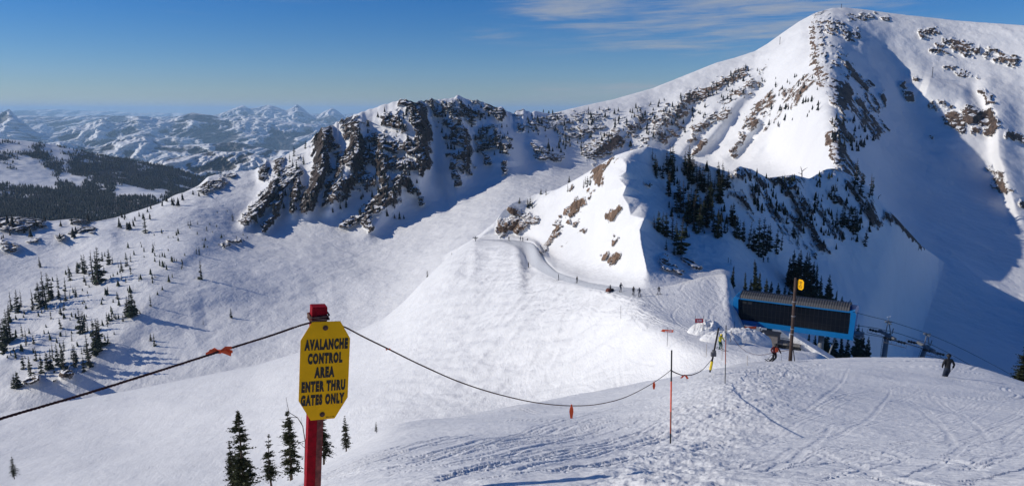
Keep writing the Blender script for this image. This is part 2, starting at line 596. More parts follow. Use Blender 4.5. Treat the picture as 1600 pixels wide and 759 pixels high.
# low snow bank at the wooden pole
fg.dz = fg.dz + 0.0
fg.update()
M_FG = snow_mat('foreground_snow', [(1.4, (1, 1, 1), 0, 0.05), (7.0, (1, 0.6, 1), 0.4, 0.022), (28.0, (1, 1, 1), 0, 0.006)])
fg.build('snow_slope', M_FG)

# ------------------------------------------------------------------ terrain: saddle, groomed road and bumpy face
Me = [(-400,700,500),(0,700,460),(400,640,420),(600,560,380),(700,450,340),(738,376,292),(745,371.5,292),(800,374,283),(838,380,270),(845,402,236),(870,425,212),(920,441,188),(960,447,172),(1000,449,163),(1050,445,165),(1100,432,175),(1138,426,185),(1152,470,165),(1168,528,155),(1200,547,158),(1300,590,200),(1500,680,260)]
mid = Sheet([
    [(-400,1100,90),(0,1100,90),(440,900,60),(700,760,60),(1000,680,60),(1200,640,75),(1400,640,100),(1500,700,100)],
    [(-400,800,230),(0,765,230),(200,765,180),(300,762,165),(440,755,148),(600,690,130),(800,645,135),(1000,605,112),(1100,580,104),(1200,570,100),(1260,575,100),(1400,640,120),(1500,700,120)],
    [(-400,720,330),(0,700,300),(200,690,260),(400,650,230),(600,590,200),(800,500,185),(900,480,168),(980,492,138),(1050,530,118),(1100,545,112),(1200,552,112),(1280,557,116),(1400,640,150),(1500,700,150)],
    [(-400,670,400),(0,645,380),(200,610,360),(400,570,335),(500,540,318),(560,516,306),(600,497,298),(630,472,292),(660,440,288),(700,402,286),(740,373.5,285),(790,378,270),(812,388,257),(824,413,233),(848,427,214),(870,437,200),(920,450,175),(960,458,157),(1000,468,146),(1050,490,138),(1100,512,130),(1150,525,128),(1200,542,130),(1280,551,134),(1400,640,200),(1500,700,200)],
    Me,
    [(p[0], p[1] + 30, p[2] * 1.18) for p in Me],
], [25, 90, 150, 60, 20], -400, 1500, 1.8, [30, 30, 30, 5, 5, 20])
mid.tmax = 4.02
X, Y, P0, Q0 = mid.x, mid.y, mid.px, mid.py
face = sstep(mid.t, 0.8, 1.5) * sstep(mid.t, 2.98, 2.7) * sstep(P0, 480, 760) * sstep(P0, 1080, 960)
mid.dz = mid.dz + 0.9 * fbm2(X / 30, Y / 30, 3, 31) * sstep(mid.t, 2.95, 2.6) * sstep(P0, 1060, 900)
u_ = X * 0.75 + Y * 0.66; v_ = -X * 0.66 + Y * 0.75
mid.dz = mid.dz + face * (0.55 * fbm2(u_ / 3.2, v_ / 9.0, 3, 33) + 0.45 * fbm2(u_ / 11, v_ / 5, 3, 34, 0.5, True))
mid.dz = mid.dz + 0.10 * fbm2(X / 2.6, Y / 3.4, 3, 36) * sstep(mid.t, 2.97, 2.8) + 0.02 * fbm2(X / 1.5, Y / 1.5, 2, 37)
arcs = ski_arcs(46, 12, 50, 112, 165, 15, 0.10, 0.16, 0.03, 0.05, -0.3, 0.25)
arcs = [(p, w * .6, d * .6) for p, w, d in arcs]
mid.dz = mid.dz + groove_field(X, Y, arcs)
mid.update()
groom_shade = sstep(mid.t, 3.0, 3.06) * sstep(mid.t, 4.0, 3.93) * sstep(P0, 1040, 980)
mid.attrs['groomed'] = groom_shade
M_MID = snow_mat('saddle_snow', [(0.5, (1, 0.5, 1), 0.7, 0.24), (2.2, (1, 0.4, 1), 0.7, 0.14), (7.0, (1, 1, 1), 0, 0.02)])
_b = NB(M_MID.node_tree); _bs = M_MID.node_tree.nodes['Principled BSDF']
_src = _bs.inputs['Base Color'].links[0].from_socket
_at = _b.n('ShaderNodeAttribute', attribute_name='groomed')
_b.set(_bs, 'Base Color', _b.mix(_at.outputs['Fac'], _src, (0.58, 0.60, 0.63)))  # greyer groomed snow, darkened further to paint in the flat road's weaker sunlight
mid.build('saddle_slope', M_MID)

# ------------------------------------------------------------------ terrain: knob ridge
K5 = [(690,400,300),(735,376,292),(770,352,290),(785,330,289),(800,318,290),(838,303,300),(870,296,290),(900,280,275),(930,262,258),(960,243,242),(985,235,232),(1010,229,226),(1035,233,231),(1060,242,234),(1100,256,233),(1140,269,238),(1155,260,244),(1175,265,258),(1200,278,278),(1240,273,305),(1265,279,325),(1290,264,352),(1310,263,368),(1340,280,382),(1360,294,390),(1380,320,398),(1400,340,408),(1440,384,424),(1470,406,500),(1500,424,640),(1560,434,760)]
knob = Sheet([
    [(690,450,275),(745,402,278),(838,406,257),(870,450,195),(920,462,170),(1000,475,148),(1080,462,158),(1140,455,165),(1200,500,170),(1300,580,190),(1400,620,230),(1500,640,380),(1560,660,430)],
    [(690,430,270),(735,382,282),(745,373,284),(780,371,282),(838,380,268),(850,405,232),(870,424,210),(920,440,187),(960,447,170),(1000,449,160),(1040,445,162),(1080,433,172),(1130,421,186),(1145,424,190),(1180,452,192),(1250,510,195),(1340,570,215),(1400,560,270),(1440,560,310),(1500,570,400),(1560,600,450)],
    [(690,425,276),(735,380,285),(745,371,286),(790,360,287),(838,372,276),(870,403,240),(920,418,212),(960,424,192),(1007,426,166),(1040,420,172),(1080,416,180),(1140,411,196),(1200,408,232),(1300,403,296),(1400,440,350),(1440,475,385),(1500,522,462),(1560,560,540)],
    [(690,420,282),(735,379,287),(760,362,287),(790,346,288),(838,350,281),(870,358,262),(920,360,238),(960,352,212),(1003,346,187),(1040,355,200),(1080,365,205),(1140,370,211),(1200,372,246),(1300,360,316),(1360,366,352),(1400,394,376),(1440,430,404),(1470,458,460),(1500,482,520),(1560,502,610)],
    [(690,415,290),(735,378,290),(780,342,289),(838,325,292),(870,318,276),(900,308,262),(930,292,246),(972,272,206),(1010,270,220),(1060,290,226),(1140,315,231),(1200,325,262),(1300,310,336),(1360,325,372),(1400,356,394),(1440,398,418),(1470,427,490),(1500,448,590),(1560,462,690)],
    K5,
    [(p[0], p[1] + 12, p[2] + 12) for p in K5],
    [(p[0], p[1] + 90, p[2] + 70) for p in K5],
], [10, 50, 90, 90, 70, 12, 16], 690, 1560, 1.15, [15, 4, 10, 10, 8, 2, 3, 10])
# wind-carved crest that comes down towards the viewer, with scalloped cornices
knob.rib([(998, 229), (972, 248), (979, 258), (978, 269), (963, 277), (978, 292), (972, 307), (981, 320), (985, 336), (1007, 341), (999, 359), (1002, 382), (1010, 420)], 24, 15, 9.0, p=1.1)
knob.rib([(1160, 262), (1185, 320), (1225, 395)], 22, 20, 7.0)
knob.rib([(1240, 276), (1270, 330), (1300, 385)], 18, 18, 9.0)
knob.rib([(1300, 266), (1335, 310), (1360, 350)], 16, 20, 10.0)
knob.rib([(1388, 336), (1412, 356), (1442, 388)], 8, 10, 7.0)
K_ROCK = [
 (935,262,935,280,8,.9),(940,258,955,250,6,.8),(785,355,825,340,10,.8),(797,330,815,332,7,.8),(780,358,790,352,6,.9),(805,357,806,359,4,.8),
 (888,331,898,325,7,.9),(900,320,925,303,5,.7),(868,350,876,338,4,.8),(873,355,862,375,4.5,.95),(862,375,848,392,3,.9),(888,347,890,345,3,.9),
 (966,325,953,340,5,.95),(962,377,957,380,4.5,.95),(948,397,944,401,3.5,.95),(963,399,955,414,4,.95),(891,294,893,292,3,.8),(915,300,918,298,3,.8),
 (895,372,878,385,2,.6),(915,355,900,366,2,.55),(940,375,944,380,2,.6),(905,345,890,360,2.5,.5),
 (988,278,1015,290,4,.55),(1036,404,1043,416,7,.95),(1048,408,1066,425,4,.8),(1068,402,1092,420,5,.7),
 (960,250,1000,240,9,.35),(1020,240,1060,250,8,.35),(1000,300,1040,310,8,.4),
 (1153,268,1156,276,6,.9),(1166,262,1192,288,7,.75),(1205,276,1245,286,10,.8),(1190,298,1225,350,20,.5),(1232,300,1285,388,5,.85),(1215,335,1272,392,14,.5),
 (1250,288,1262,330,9,.6),(1290,258,1320,264,5,.8),(1275,322,1316,370,5,.7),(1290,280,1320,320,11,.5),(1330,290,1365,335,9,.75),(1388,336,1405,350,5,.95),(1405,350,1440,386,4,.95),
 (1140,285,1180,330,12,.45),(1250,345,1290,395,8,.5),(1350,325,1372,352,6,.7)]
m = knob.field(K_ROCK, 11 * fbm3(knob.x / 6, knob.y / 6, knob.z / 6, 4, 42, 0.6), 11 * fbm3(knob.x / 6, knob.y / 6, knob.z / 6, 4, 43, 0.6))
nz = fbm3(knob.x / 5 + knob.z / 9, knob.y / 12, knob.z / 8, 5, 41, 0.65)
m2 = m * 0.78 + 0.8 * nz * (m > 0.02)
rk = sstep(m2, 0.42, 0.62)
knob.attrs['rock'] = np.where(m > 0.02, m2, -1)
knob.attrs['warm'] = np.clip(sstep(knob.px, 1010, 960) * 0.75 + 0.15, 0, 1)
jag = fbm3(knob.x / 4.5, knob.y / 4.5, knob.z / 9, 5, 45, 0.62, True)
knob.r = knob.r - rk * (1.0 + 2.4 * jag)
shade = sstep(knob.px, 1000, 1020)
drift = fbm3(knob.x / 14, knob.y / 14, knob.z / 14, 4, 47)
knob.dz = knob.dz + (1 - rk) * (drift * (0.5 + 0.7 * shade) + 0.26 * fbm3(knob.x / 2, knob.y / 2, knob.z / 3, 4, 49)) * sstep(knob.t, 1.0, 1.5) * (1 - 0.7 * (knob.t > 4.9))
knob.update()
M_KN = snow_mat('ridge_snow', [(0.35, (1, 1, 1), 0.4, 0.35), (1.6, (1, 1, 1), 0, 0.10), (6.0, (1, 1, 1), 0, 0.03)], rock=1.1, rocknoise=0.30)

# ------------------------------------------------------------------ terrain: bowl, cliffs and the big mountain
B5 = [(-300,345,760),(0,340,750),(30,338,750),(80,345,750),(120,341,750),(150,346,750),(180,340,760),(250,318,780),(310,290,820),(325,276,822),(345,272,825),(400,267,838),(415,254,842),(440,246,846),(480,222,850),(505,200,852),(515,196,854),(540,185,858),(575,172,860),(600,164,862),(632,155,865),(655,160,870),(668,156,880),(700,153,920),(712,151,925),(745,158,935),(780,167,960),(800,179,980),(815,171,985),(830,176,1000),(860,178,1020),(900,168,1050),(960,155,1080),(1020,138,1110),(1060,122,1130),(1090,110,1140),(1120,98,1150),(1150,90,1160),(1180,80,1165),(1200,68,1170),(1225,50,1180),(1250,33,1190),(1275,20,1200),(1300,13,1205),(1320,12,1220),(1350,15,1225),(1400,22,1235),(1500,33,1255),(1600,40,1255),(1900,55,1255)]
_r8 = random.Random(12)
_xs = [p[0] for p in B5]; _new = []
for _x in range(478, 835, 4):
    _a = float(np.interp(_x, _xs, [p[1] for p in B5])); _r = float(np.interp(_x, _xs, [p[2] for p in B5]))
    _k = 0.3 if 560 < _x < 625 else 1.0
    _new.append((_x, _a + _k * _r8.choice((-3.2, -1.5, 0, .8, 1.8)) * (1.4 if _x < 545 else 1.0), _r))
B5 = [p for p in B5 if not 476 < p[0] < 836] + _new
big = Sheet([
    [(-300,760,380),(0,730,370),(200,690,370),(400,650,360),(600,610,350),(700,520,350),(800,480,400),(1000,450,450),(1300,480,420),(1400,600,310),(1600,660,300),(1900,700,300)],
    [(-300,690,430),(0,655,400),(200,622,390),(400,585,385),(500,556,385),(560,534,395),(630,485,420),(700,420,450),(800,370,520),(900,330,600),(1100,330,650),(1300,400,410),(1400,500,440),(1600,560,450),(1900,600,450)],
    [(-300,540,520),(0,520,500),(200,470,490),(300,440,500),(400,450,500),(500,440,520),(600,420,550),(700,360,600),(800,300,680),(900,290,760),(1100,290,780),(1250,320,600),(1300,330,470),(1350,370,505),(1400,400,560),(1600,430,640),(1900,450,640)],
    [(-300,400,640),(0,402,640),(100,397,640),(180,380,635),(300,345,665),(400,357,690),(500,350,682),(600,362,664),(680,312,720),(740,290,760),(800,265,800),(900,262,860),(1000,262,900),(1100,262,930),(1200,250,900),(1250,262,800),(1285,265,600),(1300,268,540),(1320,275,560),(1350,290,640),(1400,300,765),(1500,300,850),(1600,320,862),(1900,330,862)],
    [(-300,370,700),(0,367,690),(100,367,690),(180,352,690),(300,310,740),(400,300,768),(450,282,768),(500,262,766),(600,250,758),(660,240,768),(700,230,820),(800,215,880),(900,215,950),(1000,205,990),(1100,190,1020),(1200,165,1010),(1250,160,900),(1290,150,770),(1310,152,790),(1350,170,900),(1400,180,985),(1500,180,1050),(1600,190,1050),(1900,200,1050)],
    B5,
    [(p[0], p[1] + 14, p[2] + 35) for p in B5],
    [(p[0], p[1] + 160, p[2] + 320) for p in B5],
], [20, 130, 100, 110, 150, 12, 16], -300, 1900, 1.3, [30, 25, 40, 25, 25, 1.2, 3, 15])
# cliffs: ribs and couloirs
big.rib([(633, 150), (652, 172), (660, 215), (664, 262), (655, 290)], 34, 10, 22)
big.rib([(628, 268), (612, 310), (574, 362)], 22, 14, 18)
big.rib([(508, 196), (504, 262), (478, 330)], 12, 10, 26)
big.rib([(465, 262), (462, 300), (455, 335)], 9, 8, 14)
big.rib([(434, 278), (412, 318), (384, 352)], 11, 9, 24)
big.rib([(452, 270), (436, 312), (410, 360)], 8, 7, 14)
big.rib([(412, 248), (408, 280)], 8, 8, 12)
big.rib([(437, 240), (436, 272)], 7, 7, 12)
big.rib([(560, 180), (556, 240), (530, 290), (514, 326)], 14, 12, 24)
big.rib([(598, 225), (598, 285)], 12, 10, 16)
big.rib([(700, 150), (724, 215), (712, 290)], 24, 16, 22)
big.rib([(776, 168), (790, 215), (796, 262)], 24, 20, 24)
big.rib([(684, 175), (690, 260), (700, 320)], 12, 12, -14)
big.rib([(815, 172), (835, 205), (860, 262)], 16, 18, 14)
# spur of the big mountain and its gullies
big.rib([(1290, 110), (1306, 165), (1300, 230), (1302, 268), (1345, 300)], 50, 30, 18, 0.4)
big.rib([(1300, 10), (1284, 60), (1288, 120)], 50, 40, 9)
big.rib([(1345, 60), (1375, 120), (1385, 160)], 12, 22, 12)
big.rib([(1440, 130), (1500, 150), (1530, 190)], 26, 18, 26)
big.rib([(1540, 150), (1560, 175), (1562, 240), (1590, 330)], 12, 26, 34)
big.rib([(1360, 60), (1420, 150), (1450, 230)], 30, 30, -18)
for a in ((1090, 235, 1180, 120), (1130, 245, 1235, 130), (1010, 225, 1070, 150), (930, 235, 1000, 180), (1060, 240, 1120, 165), (1175, 245, 1265, 120)):
    big.rib([(a[2], a[3]), (a[0], a[1])], 12, 9, 12)
for a in ((1110, 240, 1195, 130), (1150, 250, 1245, 140), (1040, 235, 1090, 165)):
    big.rib([(a[2], a[3]), (a[0], a[1])], 8, 8, -6)
# lower left: stepped rolls that carry the trees
big.rib([(262, 430), (236, 462), (205, 500), (160, 548), (110, 585), (30, 606)], 60, 24, 7)
big.rib([(330, 372), (235, 430), (120, 470), (0, 505)], 40, 12, 7)
big.rib([(0, 560), (60, 530), (110, 500)], 18, 10, 5)
big.rib([(520, 468), (420, 476), (300, 500)], 30, 40, -9)
big.rib([(20, 340), (70, 356), (140, 362)], 20, 20, 8)
big.rib([(150, 340), (168, 362), (172, 385)], 40, 16, 7)
B_ROCK = [
 (503,205,503,262,11,.98),(503,262,480,322,9,.95),(512,199,523,228,4,.9),(528,238,528,275,5,.85),(548,195,565,238,12,.85),(550,244,560,258,11,.9),
 (525,292,572,280,10,.85),(514,316,540,308,6,.85),(513,300,517,322,4,.8),(538,350,550,341,5,.85),(410,280,412,255,5,.9),(421,262,418,272,3,.9),
 (435,245,437,268,6,.9),(460,266,463,303,8,.85),(463,305,457,326,3,.8),(432,282,417,308,6,.9),(417,308,387,345,9,.95),(452,272,438,303,5,.8),
 (438,305,431,324,5,.85),(430,335,411,357,5,.9),(445,262,470,250,6,.4),
 (638,160,655,178,9,.98),(655,175,660,215,10,.99),(660,215,664,255,9,.99),(649,226,661,266,6,.95),(607,185,628,198,9,.8),(560,212,566,220,8,.8),
 (585,218,615,228,9,.85),(570,240,608,250,12,.85),(598,250,597,280,8,.9),(616,248,640,262,9,.85),(633,225,648,235,7,.8),(560,282,578,286,8,.85),
 (622,282,620,310,9,.85),(602,300,571,340,11,.95),(573,352,577,357,6,.95),(556,342,565,338,6,.8),(640,284,648,298,8,.7),(654,300,654,304,3,.9),(661,309,661,321,3,.95),
 (570,196,600,206,9,.42),(622,175,636,205,6,.45),(600,264,635,275,7,.45),
 (668,166,690,190,8,.6),(694,163,700,172,6,.6),(708,168,737,182,10,.75),(763,167,785,180,7,.85),(705,190,725,210,7,.75),(755,213,790,226,11,.72),(722,213,728,260,11,.78),
 (708,242,712,285,7,.75),(695,217,696,220,5,.75),(752,230,762,250,5,.8),(787,258,789,266,5,.6),(806,180,815,200,6,.6),(740,165,770,200,8,.45),(670,165,760,162,5,.45),
 (835,192,880,187,9,.62),(880,185,945,180,8,.5),(885,210,930,200,10,.55),(832,224,836,230,5,.6),(842,240,874,246,6,.8),(925,238,965,215,12,.78),(965,215,1000,190,14,.58),
 (960,190,1015,180,7,.45),(1025,190,1065,172,14,.6),(1015,215,1060,200,12,.52),(1078,155,1110,140,7,.9),(1110,140,1160,112,6,.8),(1090,200,1130,175,8,.62),(1075,218,1095,205,6,.5),
 (1130,160,1180,130,8,.55),(1085,240,1100,220,4,.8),(1145,235,1165,205,6,.65),(1165,205,1192,160,8,.58),(1170,190,1205,150,8,.55),(1185,115,1200,95,4,.4),(995,235,1010,205,8,.5),
 (1285,20,1275,50,10,.65),(1275,50,1280,90,9,.72),(1300,40,1336,56,8,.68),(1330,28,1366,25,4,.75),(1382,31,1388,28,3,.8),(1275,90,1285,128,8,.7),(1282,105,1288,118,9,.8),
 (1225,146,1265,122,8,.5),(1235,168,1257,135,6,.6),(1200,195,1240,152,10,.46),(1300,80,1320,110,16,.44),(1303,130,1325,150,9,.85),(1305,150,1320,165,8,.85),(1340,165,1370,200,14,.62),
 (1310,190,1325,215,9,.75),(1300,215,1310,245,8,.88),(1325,100,1357,136,6,.65),(1358,148,1372,168,5,.6),(1378,148,1381,166,3.5,.8),(1395,60,1400,66,3,.3),
 (1440,50,1465,53,4,.75),(1480,66,1520,80,8,.66),(1462,74,1485,86,5,.6),(1548,80,1588,96,10,.62),(1480,105,1522,122,6,.62),(1535,143,1550,160,5,.75),(1410,133,1420,153,5,.8),
 (1432,122,1440,126,4,.55),(1455,160,1482,166,6,.55),(1487,184,1500,195,9,.92),(1513,175,1546,190,10,.92),(1523,203,1528,206,5,.9),(1541,205,1549,201,5,1.0),
 (1548,264,1575,300,7,.62),(1556,288,1566,292,7,.85),(1575,211,1602,220,6,.78),(1594,318,1600,322,4,.8),(1455,214,1458,216,3,.5),(1310,245,1345,280,9,.6),
 (5,350,60,345,9,.85),(112,362,140,358,6,.85),(95,373,98,372,5,.9),(2,382,6,382,5,.9),(18,386,20,386,4,.9),(115,343,140,345,4,.7),(38,375,60,375,4,.5),(318,295,345,281,6,.85),
 (358,273,365,271,3,.7),(352,379,378,372,3,.75),(101,583,107,580,6,.9),(85,592,88,590,4,.8),(35,597,54,590,5,.65),(18,602,22,600,4,.7),(380,350,372,345,4,.5),(-60,348,0,345,9,.8)]
m = big.field(B_ROCK, 15 * fbm3(big.x / 22, big.y / 22, big.z / 22, 5, 52, 0.62), 15 * fbm3(big.x / 22, big.y / 22, big.z / 22, 5, 53, 0.62))
on = m > 0.02
nz = fbm3(big.x / 12, big.y / 14, big.z / 15, 5, 51, 0.68)
m2 = m * (0.88 + 0.08 * sstep(big.px, 800, 900)) + 0.75 * nz - 0.02
rk = np.where(on, sstep(m2, 0.42, 0.62), 0)
big.attrs['rock'] = np.where(on, m2, -1)
big.attrs['warm'] = np.clip(sstep(big.px, 820, 1000) * 0.75 * (0.5 + 0.5 * sstep(big.px, 1330, 1280)) + 0.02 + 0.25 * (big.px < 170), 0, 1)
cl = sstep(big.px, 830, 780)
jag = fbm3(big.x / (13 - 3 * cl), big.y / 13, big.z / (20 + 40 * cl), 5, 55, 0.6, True)
jag2 = fbm3(big.x / 6, big.y / 6, big.z / (6 + 14 * cl), 4, 58, 0.6, True)
big.r = big.r - rk * (2 + (4 + 8 * cl) * jag + (3.0 - 1.2 * cl) * jag2)
steep = sstep(big.t, 3.0, 3.6)
big.dz = big.dz + (1 - rk) * (6.0 * steep * fbm3(big.x / 70, big.y / 70, big.z / 70, 4, 61) * sstep(big.t, 5.0, 4.8)
                              + 1.6 * fbm2(big.x / 45, big.y / 45, 4, 63) * sstep(big.t, 5.0, 4.8) + 0.35 * fbm2(big.x / 9, big.y / 12, 3, 65))
big.update()
M_BIG = snow_mat('mountain_snow', [(0.05, (1, 1, 1), 0.4, 1.6), (0.25, (1, 0.6, 1), 0.4, 0.42), (1.0, (1, 0.6, 1), 0.4, 0.12)], rock=0.35, rocknoise=0.30, flatsnow=(0.70, 0.95))
big.build('mountain', M_BIG)
# the ridge's right end runs out into the bowl floor
_t = np.clip((knob.px + (knob.py - 395) * 0.35 - 1375) / 125, 0, 1)
W_ = _t ** 3 * (_t * (_t * 6 - 15) + 10)
for c in range(knob.px.shape[1]):
    if W_[:, c].max() <= 0: continue
    j = int(round((knob.px[0, c] - big.px0) / big.step))
    m_ = (big.t[:, j] <= 4.9)
    P_, Q_ = proj(big.x[m_, j], big.y[m_, j], big.z[m_, j])
    o_ = np.argsort(Q_)
    rb = np.interp(knob.py[:, c], Q_[o_], big.r[m_, j][o_])
    w = W_[:, c]
    knob.r[:, c] = np.exp(np.log(knob.r[:, c]) * (1 - w) + np.log(rb + 0.2 + 1.6 * w) * w)
    knob.dz[:, c] *= (1 - w)
knob.update()
knob.build('ridge_hill', M_KN)
#TERRAIN_END
#FAR_START
# ------------------------------------------------------------------ terrain: forested hills, far ranges, plain
E4 = [(-300,205,3300),(0,217,3300),(30,219,3300),(70,224,3300),(110,232,3320),(150,243,3340),(200,250,3350),(240,257,3350),(280,266,3350),(310,276,3350),(340,286,3350),(420,300,3350),(560,330,3350)]
hill = Sheet([
    [(-300,420,1300),(560,420,1300)],
    [(-300,350,1900),(0,350,1900),(200,350,1900),(340,345,1900),(560,370,1900)],
    [(-300,318,2250),(0,318,2250),(80,314,2300),(160,306,2400),(240,306,2250),(300,318,2150),(560,350,2100)],
    [(-300,265,2800),(0,272,2800),(100,284,2750),(180,292,2650),(240,300,2600),(300,305,2700),(560,340,2700)],
    E4,
    [(p[0], p[1] + 12, p[2] + 250) for p in E4],
    [(p[0], p[1] + 60, p[2] + 900) for p in E4],
], [6, 50, 50, 60, 10, 8], -300, 560, 1.6, [30, 20, 15, 20, 3, 4, 10])
hill.dz = hill.dz + 14 * fbm2(hill.x / 260, hill.y / 260, 4, 71) * sstep(hill.t, 4.0, 3.6) + 3 * fbm2(hill.x / 60, hill.y / 60, 3, 72)
hill.update()
FOREST = [(-40,240,60,238,10,.9),(60,242,90,262,9,.9),(80,255,92,258,8,.8),(15,268,45,290,5,.55),(100,235,170,262,7,.5),(120,256,300,275,14,.9),(180,285,310,292,17,.98),(100,268,135,290,5,.5),
 (160,268,330,290,16,.95),(60,285,140,295,10,.85),(-60,300,40,305,14,.9),(-60,325,330,330,22,1.0),(60,300,130,312,10,.95),(-60,335,320,345,20,1.0),(130,300,170,318,10,.9),(220,300,300,330,14,.4),(0,285,50,312,5,.5),(170,306,185,325,9,.95)]
wx = 16 * fbm2(hill.x / 160, hill.y / 160, 4, 73); wy = 7 * fbm2(hill.x / 160, hill.y / 160, 4, 74)
fm = hill.field(FOREST, wx, wy)
op = hill.field([(-40,272,80,285,6,.9),(40,255,50,278,7,.8),(100,278,125,286,5,.9),(185,298,255,306,5,.95),(240,306,256,318,6,.6),(0,235,50,228,5,.5)], wx * .5, wy * .5)
fmask = fm * .93 + 0.85 * fbm2(hill.x / 70, hill.y / 110, 4, 75, 0.6) - 1.1 * op
hill.attrs['forest'] = np.clip(fmask * 0.8, 0, 1)
M_HILL = snow_mat('hill_snow', [(0.01, (1, 1, 1), 0.4, 5.0), (0.04, (1, 1, 1), 0, 1.5)], forest=(0.035, 0.5, (0.010, 0.012, 0.014), (0.065, 0.045, 0.042)))
hill.build('forest_hill', M_HILL)

# forest on those hills: too many to count, one mass of small conifers
def mass_forest(name, P, hts, mat, seed):
    r = np.random.default_rng(seed)
    n = len(P)
    k = 5
    V = np.zeros((n, 2 * k + 2, 3), np.float32); a = np.arange(k) / k * 2 * math.pi
    rot = r.random(n) * 6.28
    rad = hts * r.uniform(0.17, 0.27, n)
    for tier, (z0, z1, rr) in enumerate(((0.08, 0.72, 1.0), (0.42, 1.0, 0.62))):
        o = tier * (k + 1)
        jit = r.uniform(0.65, 1.2, (n, k))
        V[:, o:o + k, 0] = P[:, None, 0] + np.cos(a + rot[:, None]) * rad[:, None] * rr * jit
        V[:, o:o + k, 1] = P[:, None, 1] + np.sin(a + rot[:, None]) * rad[:, None] * rr * jit
        V[:, o:o + k, 2] = P[:, None, 2] + hts[:, None] * z0
        V[:, o + k] = P; V[:, o + k, 2] += hts * z1
    base = (np.arange(n) * (2 * k + 2))[:, None, None]
    tri = []
    for tier in range(2):
        o = tier * (k + 1)
        for i in range(k):
            tri.append((o + i, o + (i + 1) % k, o + k))
    T = (base + np.array(tri)[None]).reshape(-1, 3).astype(np.int32)
    me = bpy.data.meshes.new(name)
    me.vertices.add(V.shape[0] * V.shape[1]); me.vertices.foreach_set('co', V.ravel())
    me.loops.add(T.size); me.loops.foreach_set('vertex_index', T.ravel())
    me.polygons.add(len(T)); me.polygons.foreach_set('loop_start', np.arange(0, T.size, 3, dtype=np.int32))
    me.update(calc_edges=True)
    me.materials.append(mat)
    o = bpy.data.objects.new(name, me); COL.objects.link(o)
    tag(o, kind='stuff')
    return o


def foliage_mat(name, c1, c2, scale):
    m, b, bs = new_mat(name)
    tc = b.n('ShaderNodeNewGeometry')
    oi = b.n('ShaderNodeObjectInfo')
    n = b.noise(tc.outputs['Position'], scale, 3, 0.6)
    f = b.m('ADD', b.m('MULTIPLY', n, 0.8), b.m('MULTIPLY', oi.outputs['Random'], 0.25))
    b.set(bs, 'Base Color', b.mix(b.mr(f, 0.35, 0.75, 0, 1), c1, c2))
    bs.inputs['Roughness'].default_value = 0.75
    bs.inputs['Specular IOR Level'].default_value = 0.2
    return m


M_FAR_TREE = foliage_mat('far_conifers', (0.005, 0.008, 0.009), (0.018, 0.023, 0.020), 0.01)
sel = np.argwhere((fmask > 0.42) & (hill.t > 0.9) & (hill.t < 4.05) & (hill.px > -120) & (hill.px < 440))
r_ = np.random.default_rng(5)
pick = sel[r_.integers(0, len(sel), 15000)]
Pf = np.stack([hill.x[pick[:, 0], pick[:, 1]], hill.y[pick[:, 0], pick[:, 1]], hill.z[pick[:, 0], pick[:, 1]]], 1)
Pf[:, :2] += r_.normal(0, 3.5, (len(Pf), 2))
o = mass_forest('conifer_forest', Pf.astype(np.float32), r_.uniform(5, 13, len(Pf)), M_FAR_TREE, 6)
tag(o, 'dense dark conifer forest covering the shaded hills at left', 'forest')

def ranges(name, crest, base, back, rows, px0, px1, amp, wl, seed, step=2.2, mat=None, sm=1.5, fz=None):
    if 12000 < crest[0][2] < 30000:
        crest = [(a, 184 + (b_ - 184) * 1.35 - 4, c) for a, b_, c in crest]
    sh = Sheet([base, [(c[0], c[1] * 0.62 + b_ * 0.38, rr) for (c, b_, rr) in
                       ((p, np.interp(p[0], [q[0] for q in base], [q[1] for q in base]), math.exp(0.5 * math.log(p[2]) + 0.5 * math.log(np.interp(p[0], [q[0] for q in base], [q[2] for q in base])))) for p in crest)],
                crest, [(p[0], p[1] + back, p[2] * 1.12) for p in crest], [(p[0], p[1] + back * 6, p[2] * 1.5) for p in crest]],
               rows, px0, px1, step, [20, 12, sm, 3, 8])
    w = sstep(sh.t, 0.0, 0.8) * sstep(sh.t, 2.0, 1.75)
    wx_ = fbm2(sh.x / wl * .6, sh.y / wl * .6, 3, seed + 9) * 0.6
    rg = fbm2(sh.x / wl + wx_, sh.y / wl * 0.8 + wx_, 6, seed, 0.55, True)
    fine = fbm2(sh.x / (wl * .3) + wx_ * 2, sh.y / (wl * .3), 5, seed + 2, 0.6, True)
    X1, Z1 = sh.x + sh.z * 0.6, sh.z * 1.5 + sh.y * 0.15
    rv = fbm2(X1 / (wl * .34) + wx_, Z1 / (wl * .34), 6, seed + 12, 0.6, True)
    sh.dz = sh.dz + amp * 0.32 * rg * w
    sh.r = sh.r - wl * 0.27 * rv * sstep(sh.t, 0.0, 0.4) * sstep(sh.t, 2.9, 2.02)
    sh.update()
    fz_ = 0.5 + 0.5 * fbm2(sh.x / (wl * .7), sh.y / (wl * .7), 5, seed + 4, 0.6)
    rg = 0.5 * rg + 0.9 * rv
    hgt = (sh.z - sh.z.min()) / (sh.z.max() - sh.z.min())
    sh.attrs['forest'] = np.clip(fz_ * 0.9 - 0.5 * sstep(rg, 0.25, 0.8) + (0.40 - 0.34 * sstep(sh.t, 1.3, 2.0)), 0, 1)
    sh.build(name, mat)
    return sh


